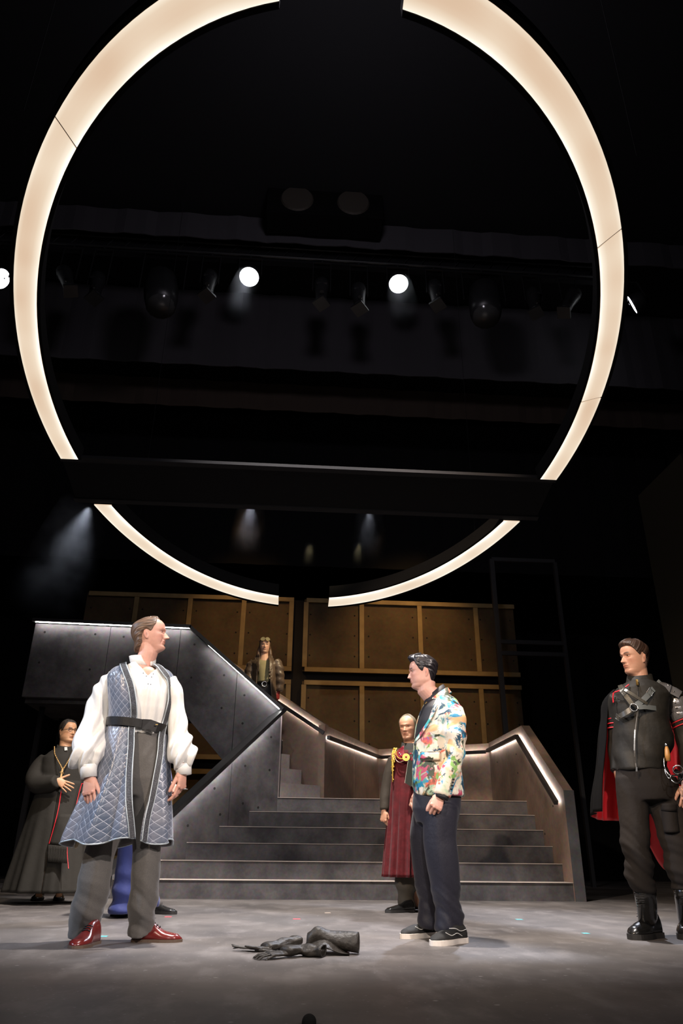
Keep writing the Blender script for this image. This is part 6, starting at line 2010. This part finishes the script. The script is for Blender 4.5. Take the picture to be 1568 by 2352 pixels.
# ================================================================== person 6: long-haired man in a leather coat on the upper flight
M_LEATH = mat('brown_leather', (.085, .060, .042), .4, bump=(28, .5, .012), var=(12, (.14, .098, .070), .45, .7, 4))
def person_leather():
    D = 10.84
    aim(D, 607)
    zf = ZL + 5 * URISE
    p0 = W(D, 607, 1500)
    base = np.array([p0[0] - .12, p0[1], zf])
    root = empty('person', tuple(base), 'long-haired man in a brown leather coat with goggles on his forehead, on the upper stairs', 'person')
    b = Body(root, skin_mat('skin_pale', (.64, .40, .30)), (.05, .06, .06))
    R = head_R(RAD(2), RAD(0), RAD(0))
    b.head(W(D, 607, 1501), R, .225, dict(nose=1.0, jaw=1.0, lip=(.8, .5, .45), brow_w=.7, brow_col=(.22, .14, .09), open=.25, vox=.006, base=.07, stubble=.4), neck=W(D, 607, 1513), neck_r=.06)
    hipz = 1577
    b.trunk(W(D, 607, 1585), W(D, 607, 1514), None, (W(D, 600, 1590), W(D, 616, 1590)), (W(D, 600, 1640), W(D, 616, 1640)), (base + np.array([-.1, 0, .08]), base + np.array([.16, 0, .08])), thin=.85)
    b.arm([W(D, 582, 1522), W(D, 573, 1552), W(D - .1, 574, 1583)], [.045, .04, .03])
    b.arm([W(D, 634, 1522), W(D, 642, 1552), W(D + .05, 640, 1583)], [.045, .04, .03])
    b.build('body')
    hm = hair_mat('hair_long_brown', (.05, .026, .016), (.15, .085, .05), .45)
    line = lambda t: cub(np.abs(t), [0, .5, .85, 1.1, 1.4, 1.7, 2.1, 2.5, 3.15], [.90, .90, .84, .72, .30, -.1, -.3, -.35, -.4])
    def ext(q, t, z, m):
        q = q.copy()
        k = sstep(.25 - z, 0, .3) * m
        q[..., 2] -= k * .35
        return q
    hair(b, hm, line, lambda t, z: .03 + .05 * sstep(.6 - z, 0, .5), lambda t, z: (t * .7, z), ridge=.014, zlo=-.14, extra=ext)
    for sx in (-1, 1):
        MB().tube([b.tow(np.array([sx * .33, -.12, .55])), b.tow(np.array([sx * .37, -.1, .2])), b.tow(np.array([sx * .40, 0.0, -.15])), b.tow(np.array([sx * .42, .05, -.42]))], [.012, .028, .032, .010], 10).build('hair_lock', hm, root, True)
    # goggles pushed up on the forehead
    gg = MB()
    gm = mat('goggle_glass', (.55, .50, .30), .12, .6)
    for sx in (-1, 1):
        c = b.tow(np.array([sx * .14, .36, .84])); n = R @ np.array([sx * .25, .85, .45])
        MB().tube([c, c + n * .02], [.034, .036], 16).build('goggles', gm, root)
    gs = MB().tube([b.tow(np.array([.365 * math.sin(t), -.04 + (.40 if math.cos(t) > 0 else .46) * math.cos(t), .83 - .05 * (1 - math.cos(t)) * .5])) for t in np.linspace(0, 2 * math.pi, 33)], .008, 6, flat=.5).build('goggle_strap', M_BLEATH, root, True)
    # khaki vest top, belt
    mb = MB()
    VT = [(1516, 593, 621, .07), (1524, 586, 628, .10), (1540, 588, 626, .125), (1555, 589, 625, .13), (1570, 589, 625, .125)]
    torso_loft(mb, secs_of(D, VT))
    garment('vest_top', mb, .012, mat('khaki_knit', (.30, .27, .15), .8, bump=(30, .3, .008)), root, 4)
    mb = MB()
    torso_loft(mb, [SEC(D, 590, 624, 1566, .12), SEC(D, 588, 626, 1590, .13), SEC(D, 590, 624, 1605, .12)])
    limb(mb, [W(D, 599, 1592), W(D, 598, 1640), base + np.array([-.1, 0, .06])], [.09, .075, .065]); limb(mb, [W(D, 616, 1592), W(D, 618, 1640), base + np.array([.16, 0, .06])], [.09, .075, .065])
    garment('trousers', mb, .014, mat('black_trousers', (.014, .013, .014), .7), root, 3)
    c, a, _ = SEC(D, 588, 626, 1571, .13)
    MB().rings([ell(c - UPV * .02, a + .004, .134, 40), ell(c + UPV * .02, a + .004, .134, 40)]).build('belt', M_BLEATH, root, True)
    bc = W(D - .14, 607, 1571)
    MB().tube([bc + .035 * (math.cos(t) * RT + math.sin(t) * UPV) for t in np.linspace(0, 2 * math.pi, 21)], .007, 8).build('belt_buckle', M_STEEL, root, True)
    # coat: open shell plus sleeves
    vv = np.linspace(1513, 1640, 30)
    rows, ta, tb = [], [], []
    for v in vv:
        uL = float(cub(v, [1513, 1519, 1540, 1575, 1640], [594, 579, 578, 580, 574])); uR = float(cub(v, [1513, 1519, 1540, 1575, 1640], [620, 635, 637, 634, 638]))
        rows.append(SEC(D, uL, uR, v, float(cub(v, [1513, 1519, 1540, 1640], [.09, .125, .155, .18]))))
        uc, hw = (uL + uR) / 2, (uR - uL) / 2
        e1 = float(cub(v, [1513, 1530, 1560, 1600, 1640], [597, 592, 590, 588, 584])); e2 = float(cub(v, [1513, 1530, 1560, 1600, 1640], [617, 620, 620, 623, 628]))
        ta.append(math.asin(np.clip((e2 - uc) / hw, -.95, .95))); tb.append(2 * math.pi + math.asin(np.clip((e1 - uc) / hw, -.95, .95)))
    ct, G, Nn = shell('coat', rows, ta, tb, M_LEATH, root, 80, .012, lambda q, t: 1 + .02 * np.sin(t * 9 + q * 5))
    for pts, rr in (([W(D, 586, 1521), W(D, 577, 1535), W(D - .01, 573, 1553), W(D - .05, 572, 1570), W(D - .1, 574, 1586)], [.085, .088, .078, .07, .06]),
                    ([W(D, 630, 1520), W(D, 638, 1533), W(D, 641, 1551), W(D + .02, 642, 1570), W(D + .04, 640, 1588)], [.085, .088, .078, .07, .06])):
        mb = MB(); limb(mb, pts, rr)
        garment('sleeve', mb, .012, M_LEATH, root, 3, lambda V: .005 * np.sin(V[:, 2] * 62 + 6 * (V @ RT)) + .006 * wob(V, 4, 81))
    SC = Surf(D, [(1508, 592, 622, .10), (1519, 579, 635, .135), (1540, 578, 637, .165), (1575, 580, 634, .17), (1640, 574, 638, .19)])
    SC.patch('collar', [(592, 1500), (583, 1512), (588, 1530), (592, 1545)], [(598, 1508), (596, 1516), (596, 1530), (594, 1546)], M_LEATH, ct, .03, .008)
    SC.patch('collar', [(617, 1508), (618, 1518), (618, 1530), (619, 1546)], [(622, 1502), (629, 1512), (627, 1530), (621, 1546)], M_LEATH, ct, .03, .008)
    for v in (1533, 1541, 1549, 1557):
        SC.strap('coat_toggle', [(617, v), (623, v + 1)], .03, .012, M_LEATH, ct, .02, 3)
    # red gloves
    g = Body(root, mat('red_glove_leather', (.26, .03, .03), .45), (.05, .05, .05))
    g.hand(W(D + .04, 639, 1590), -UPV - .12 * RT, RT * .7 + NV * .7, 1, 1.05, ((.5, .6, .4),) * 4, .03, (.4, .9, -.3), .2)
    V = np.concatenate(g.V); mk('glove', V, g.F, g.skin, root, smooth=True)
    g2 = Body(root, g.skin, (.05, .05, .05))
    g2.hand(W(D - .1, 575, 1588), -UPV + .1 * RT, -RT * .7 + NV * .7, -1, 1.05, ((.5, .6, .4),) * 4, .03, (.4, .9, -.3), .2)
    V = np.concatenate(g2.V); mk('glove', V, g2.F, g2.skin, root, smooth=True)
    for sx in (-.1, .16):
        shoe(root, base + np.array([sx, 0, 0]) + HD * .1, NV, .29, M_BOOT, M_RUB, w=.05, h=.10)
    return root
person_leather()

# ================================================================== person 7: blue suit, hidden behind the quilted coat
M_BLUE = mat('royal_blue_cloth', (.022, .036, .175), .7, bump=(16, .35, .01), sheen=.2)
def person_blue():
    D = 6.30
    aim(D, 325)
    base = on_z(290, 2106, 0)
    root = empty('person', tuple(base), 'person in royal blue trousers mostly hidden behind the quilted coat', 'person')
    b = Body(root, SK_A, (.03, .02, .02))
    b.head(W(D, 330, 1655), head_R(RAD(30)), .22, dict(vox=.006, base=.07), neck=W(D, 328, 1672), neck_r=.058)
    b.trunk(W(D, 318, 1850), W(D, 328, 1675), None, (W(D, 305, 1870), W(D, 332, 1870)), (W(D, 296, 1985), W(D, 335, 1985)), (W(D, 280, 2090), W(D, 340, 2090)), thin=.8)
    b.arm([W(D, 290, 1700), W(D, 280, 1770), W(D - .02, 290, 1810)], [.045, .04, .03])
    b.hand(W(D - .03, 292, 1816), -UPV, -RT * .6 + NV * .6, -1, 1.0, ((.4, .5, .3),) * 4)
    b.arm([W(D, 366, 1700), W(D, 378, 1770), W(D - .12, 384, 1795)], [.045, .04, .03])
    b.hand(W(D - .14, 386, 1798), RT * .75 - UPV * .55, NV * .8 + UPV * .5, 1, .95, ((.7, 1.2, .8), (.8, 1.2, .8), (.9, 1.2, .8), (.9, 1.2, .8)), .02, (.5, .8, -.2), .3)
    b.build('body')
    hm = hair_mat('hair_blue_man', (.02, .014, .01), (.06, .04, .03))
    hair(b, hm, lambda t: cub(np.abs(t), [0, .8, 1.3, 1.6, 2.1, 3.15], [.84, .8, .5, .58, .36, .15]), lambda t, z: .04 + 0 * t, lambda t, z: (t * .6, z), zlo=.05)
    mb = MB()
    torso_loft(mb, [SEC(D, 308, 348, 1674, .07), SEC(D, 290, 366, 1690, .12), SEC(D, 286, 370, 1720, .14), SEC(D, 290, 366, 1780, .14), SEC(D, 288, 368, 1860, .15)])
    limb(mb, [W(D, 292, 1700), W(D, 282, 1740), W(D, 280, 1775), W(D - .02, 290, 1812)], [.065, .06, .055, .048])
    limb(mb, [W(D, 364, 1700), W(D, 374, 1740), W(D - .03, 378, 1772), W(D - .12, 383, 1795)], [.065, .06, .055, .048])
    garment('suit_jacket', mb, .012, M_BLUE, root, 4, lambda V: .005 * wob(V, 2.4, 71))
    mb = MB()
    torso_loft(mb, [SEC(D, 292, 364, 1820, .14), SEC(D, 290, 366, 1870, .14), SEC(D, 296, 360, 1890, .12)])
    limb(mb, [W(D, 308, 1870), W(D, 300, 1930), W(D, 293, 1985), W(D, 285, 2030), W(D, 281, 2065), W(D, 277, 2088), W(D, 276, 2097)], [.10, .092, .086, .083, .080, .088, .086], up=RT)
    limb(mb, [W(D, 334, 1870), W(D, 335, 1930), W(D, 337, 1985), W(D, 340, 2030), W(D, 342, 2088)], [.10, .092, .086, .08, .076], up=RT)
    garment('trousers', mb, .011, M_BLUE, root, 4, lambda V: .008 * np.sin(V[:, 2] * 45 + 9 * (V @ RT)) * sstep(-V[:, 2], -.4, -.1))
    for hp, tp in (((258, 2104), (318, 2108)), ((330, 2098), (390, 2100))):
        h3, t3 = on_z(*hp, 0), on_z(*tp, 0); d = t3 - h3; d /= np.linalg.norm(d)
        s_ = shoe(root, h3, d, .29, M_BOOT, M_RUB, w=.048, h=.10)
        n_ = np.cross(d, UPV)
        MB().bar(h3 + d * .13 - n_ * .03 + UPV * .075, h3 + d * .13 + n_ * .03 + UPV * .075, .03, .012).build('shoe_buckle', M_STEEL, s_)
    return root
person_blue()

# ================================================================== leather gauntlets dropped on the floor
aim(4.3, 680, 2200)
M_GLOVE = mat('dark_brown_glove_leather', (.015, .0125, .010), .5, spec=.35, bump=(45, .6, .008), var=(25, (.028, .024, .020), .4, .7, 4))
def gauntlet(tip_uv, wrist_uv, cuff, label, ts, flex, zd, r0=.045, flat=.55, lift=.022, size=1.05, curl_up=False):
    wr = on_z(*wrist_uv, 0) + UPV * lift
    tp = on_z(*tip_uv, 0) + UPV * lift
    g = empty('leather_gauntlet', (wr[0], wr[1], 0), label, 'glove', 'gauntlets dropped on the floor')
    bd = Body(g, M_GLOVE)
    bd.hand(wr, tp - wr, zd, ts, size, flex, .10, (.75, .6, .25 if curl_up else .05), .15)
    V = np.concatenate(bd.V)
    V[:, 2] = lift * .75 + (V[:, 2] - lift) * .62 + .004 * wob(V, 9, 91)
    V[:, 2] = np.maximum(V[:, 2], .003)
    mk('hand', V, bd.F, M_GLOVE, g, smooth=True)
    pts = [wr + (wr - tp) * .02] + [on_z(u, v, 0) + UPV * z for u, v, z in cuff]
    k = len(pts); pts = np.array(pts)
    T = np.linspace(0, k - 1, (k - 1) * 6 + 1)
    P_ = np.stack([cub(T, np.arange(k), pts[:, i]) for i in range(3)], 1)
    rr = np.linspace(.034, r0, len(P_)) * (1 + .10 * np.sin(T * 5.0))
    R_ = []
    for i, p in enumerate(P_):
        d = P_[min(i + 1, len(P_) - 1)] - P_[max(i - 1, 0)]; d /= np.linalg.norm(d)
        s = np.cross(d, UPV); s /= np.linalg.norm(s)
        ang = np.linspace(0, 2 * math.pi, 22, endpoint=False)
        w = 1 + .10 * np.sin(ang * 3 + T[i] * 2.2) + .05 * np.sin(ang * 7 - T[i] * 3)
        q = p + (rr[i] * np.cos(ang) * w)[:, None] * s + (rr[i] * flat * np.sin(ang) * w)[:, None] * UPV
        q[:, 2] = np.maximum(q[:, 2], .003)
        R_.append(q)
    inner = []
    for i in range(len(P_) - 1, max(len(P_) - 6, 0), -1):
        c = P_[i]; inner.append(c + (R_[i] - c) * .88)
    MB().rings(R_ + inner).build('cuff', M_GLOVE, g, True)
    return g
gauntlet((577, 2207), (652, 2201), [(690, 2197, .028), (722, 2198, .026), (743, 2199, .026)], 'leather gauntlet lying in front with its flattened cuff to the right', 1,
         ((.2, .6, .5), (.25, .7, .5), (.2, .6, .5), (.3, .6, .5)), UPV + NV * .3, .046, .6, .030, .95)
gauntlet((537, 2184), (607, 2186), [(635, 2183, .024), (660, 2180, .03), (682, 2178, .034)], 'leather gauntlet lying behind with fingers spread and one pointing up', -1,
         ((-.05, -.1, -.1), (-.10, -.2, -.2), (-.02, .1, .1), (.0, .1, .1)), UPV - NV * .2, .044, .6, .020, .92, True)
def bracer():
    a, b_ = on_z(742, 2190, 0) + UPV * .062, on_z(824, 2192, 0) + UPV * .050
    g = empty('leather_bracer', (a[0], a[1], 0), 'crumpled leather bracer with a rolled cuff lying right of the gauntlets', 'bracer', 'gauntlets dropped on the floor')
    d = (b_ - a) / np.linalg.norm(b_ - a)
    R_ = []
    s = np.cross(d, UPV)
    ang = np.linspace(0, 2 * math.pi, 24, endpoint=False)
    ln = np.linalg.norm(b_ - a)
    for q in np.linspace(-.45, 1, 16):
        c = a + d * ln * q + UPV * (.018 * gau(q, -.15, .2) - .02 * sstep(-q, .2, .45))
        w = 1 + .06 * np.sin(ang * 3 + q * 4)
        r = .046 + .004 * q
        P_ = c + (r * np.cos(ang) * w)[:, None] * s + (r * .92 * np.sin(ang) * w)[:, None] * UPV
        P_[:, 2] = np.maximum(P_[:, 2], .004); R_.append(P_)
    inn = [R_[-1] * .9 + .1 * R_[-1].mean(0), R_[-3] * .88 + .12 * R_[-3].mean(0)]
    MB().rings(R_ + inn).build('rolled_cuff', M_GLOVE, g, True)
    # the open flap folded over in front
    G = []
    for q in np.linspace(0, 1, 14):
        row = []
        for w in np.linspace(0, 1, 10):
            u = 694 + 108 * q
            arch = .10 * math.sin(math.pi * min(1, (q * 1.02))) ** .8 * (1 - .55 * q)
            v = 2184 + 12 * w
            p = on_z(u, v, 0)
            z = .006 + arch * math.sin(math.pi * (.12 + .55 * (1 - w))) + .006 * math.sin(9 * q + 4 * w)
            row.append(p + UPV * max(z, .004))
        G.append(row)
    V = np.array(G).reshape(-1, 3); Fo = grid_faces(14, 10, False); nv = len(V)
    U = V - UPV * .004
    MBx = MB(); MBx.add(np.concatenate([V, U]), Fo + [tuple(i + nv for i in f[::-1]) for f in Fo])
    MBx.build('open_flap', M_GLOVE, g, True)
bracer()
# ================================================================== drifting stage haze in the lamp beams
def haze_material(name, density):
    m = bpy.data.materials.new(name); m.use_nodes = True
    N, L = m.node_tree.nodes, m.node_tree.links
    N.remove(N['Principled BSDF'])
    vs = N.new('ShaderNodeVolumeScatter')
    vs.inputs['Color'].default_value = (.9, .93, 1, 1)
    tc = N.new('ShaderNodeTexCoord')
    nz = N.new('ShaderNodeTexNoise'); nz.inputs['Scale'].default_value = 2.2; nz.inputs['Detail'].default_value = 2
    L.new(tc.outputs['Object'], nz.inputs['Vector'])
    mr = N.new('ShaderNodeMapRange'); mr.inputs['From Min'].default_value = .35; mr.inputs['From Max'].default_value = .75; mr.inputs['To Max'].default_value = density
    L.new(nz.outputs['Fac'], mr.inputs['Value'])
    sp_ = N.new('ShaderNodeSeparateXYZ'); L.new(tc.outputs['Generated'], sp_.inputs[0])
    cmb = N.new('ShaderNodeCombineXYZ'); L.new(sp_.outputs[0], cmb.inputs[0]); L.new(sp_.outputs[1], cmb.inputs[1])
    ds = N.new('ShaderNodeVectorMath'); ds.operation = 'DISTANCE'; ds.inputs[1].default_value = (.5, .5, 0)
    L.new(cmb.outputs[0], ds.inputs[0])
    rad = N.new('ShaderNodeMapRange'); rad.interpolation_type = 'SMOOTHSTEP'
    rad.inputs['From Min'].default_value = .05; rad.inputs['From Max'].default_value = .46; rad.inputs['To Min'].default_value = 1; rad.inputs['To Max'].default_value = 0
    L.new(ds.outputs['Value'], rad.inputs['Value'])
    hz = N.new('ShaderNodeMapRange'); hz.interpolation_type = 'SMOOTHSTEP'
    hz.inputs['From Min'].default_value = .02; hz.inputs['From Max'].default_value = .9
    L.new(sp_.outputs[2], hz.inputs['Value'])
    m1 = N.new('ShaderNodeMath'); m1.operation = 'MULTIPLY'; L.new(rad.outputs[0], m1.inputs[0]); L.new(hz.outputs[0], m1.inputs[1])
    m2 = N.new('ShaderNodeMath'); m2.operation = 'MULTIPLY'; L.new(m1.outputs[0], m2.inputs[0]); L.new(mr.outputs[0], m2.inputs[1])
    L.new(m2.outputs[0], vs.inputs['Density'])
    L.new(vs.outputs[0], N['Material Output'].inputs['Volume'])
    return m
M_HAZE = haze_material('stage_haze', .9)
def haze_beam(src, dst, r0, r1, power, colour, label, cone):
    a, b = np.array(src, float), np.array(dst, float)
    d = (b - a) / np.linalg.norm(b - a)
    L_ = np.linalg.norm(b - a)
    o = MB().tube([a + d * .02 + d * (L_ - .02) * q for q in np.linspace(0, 1, 6)], list(np.linspace(r0, r1, 6)), 20).build('haze', M_HAZE, None, True, origin=tuple(a))
    tag(o, label, 'haze', kind='stuff')
    spot('beam_lamp', tuple(a - d * .01), tuple(b), power, colour, cone, .9, .05)
l1 = on_y(572, 636, YP)
haze_beam(l1 + np.array([0, -.12, -.06]), l1 + np.array([-.10, -.25, -1.1]), .20, .36, 45, (.85, .9, 1.0), 'faint bluish haze lit below the left round lamp', 40)
l2 = on_y(915, 652, YP)
haze_beam(l2 + np.array([0, -.12, -.06]), l2 + np.array([.02, -.25, -1.1]), .20, .36, 8, (.85, .9, 1.0), 'faint haze lit below the right round lamp', 40)
for u, v, pw, cl, lb, k in ((577, 1168, 46, (.85, .88, 1.0), 'pale haze patch below the cross beam at the left', 1.0), (848, 1184, 14, (.85, .9, 1.0), 'pale haze patch below the cross beam right of centre', 1.0),
                         (712, 1262, 11, (1.0, .85, .45), 'small yellowish haze patch above the back wall', .45), (824, 1262, 9, (1.0, .85, .45), 'small yellowish haze patch above the back wall, right one', .45)):
    s_ = on_y(u, v - 14, 12.9 if k == 1.0 else 13.45)
    haze_beam(s_, s_ + np.array([-.02, -.05, -1.2 * k]), .26 * k, .42 * k, pw, cl, lb, 46)
s_ = on_y(205, 1165, 11.6)
haze_beam(s_, s_ + np.array([-.35, -.1, -2.0]), .50, .85, 50, (.80, .86, 1.0), 'soft bluish haze drifting at the left beside the ring', 60)
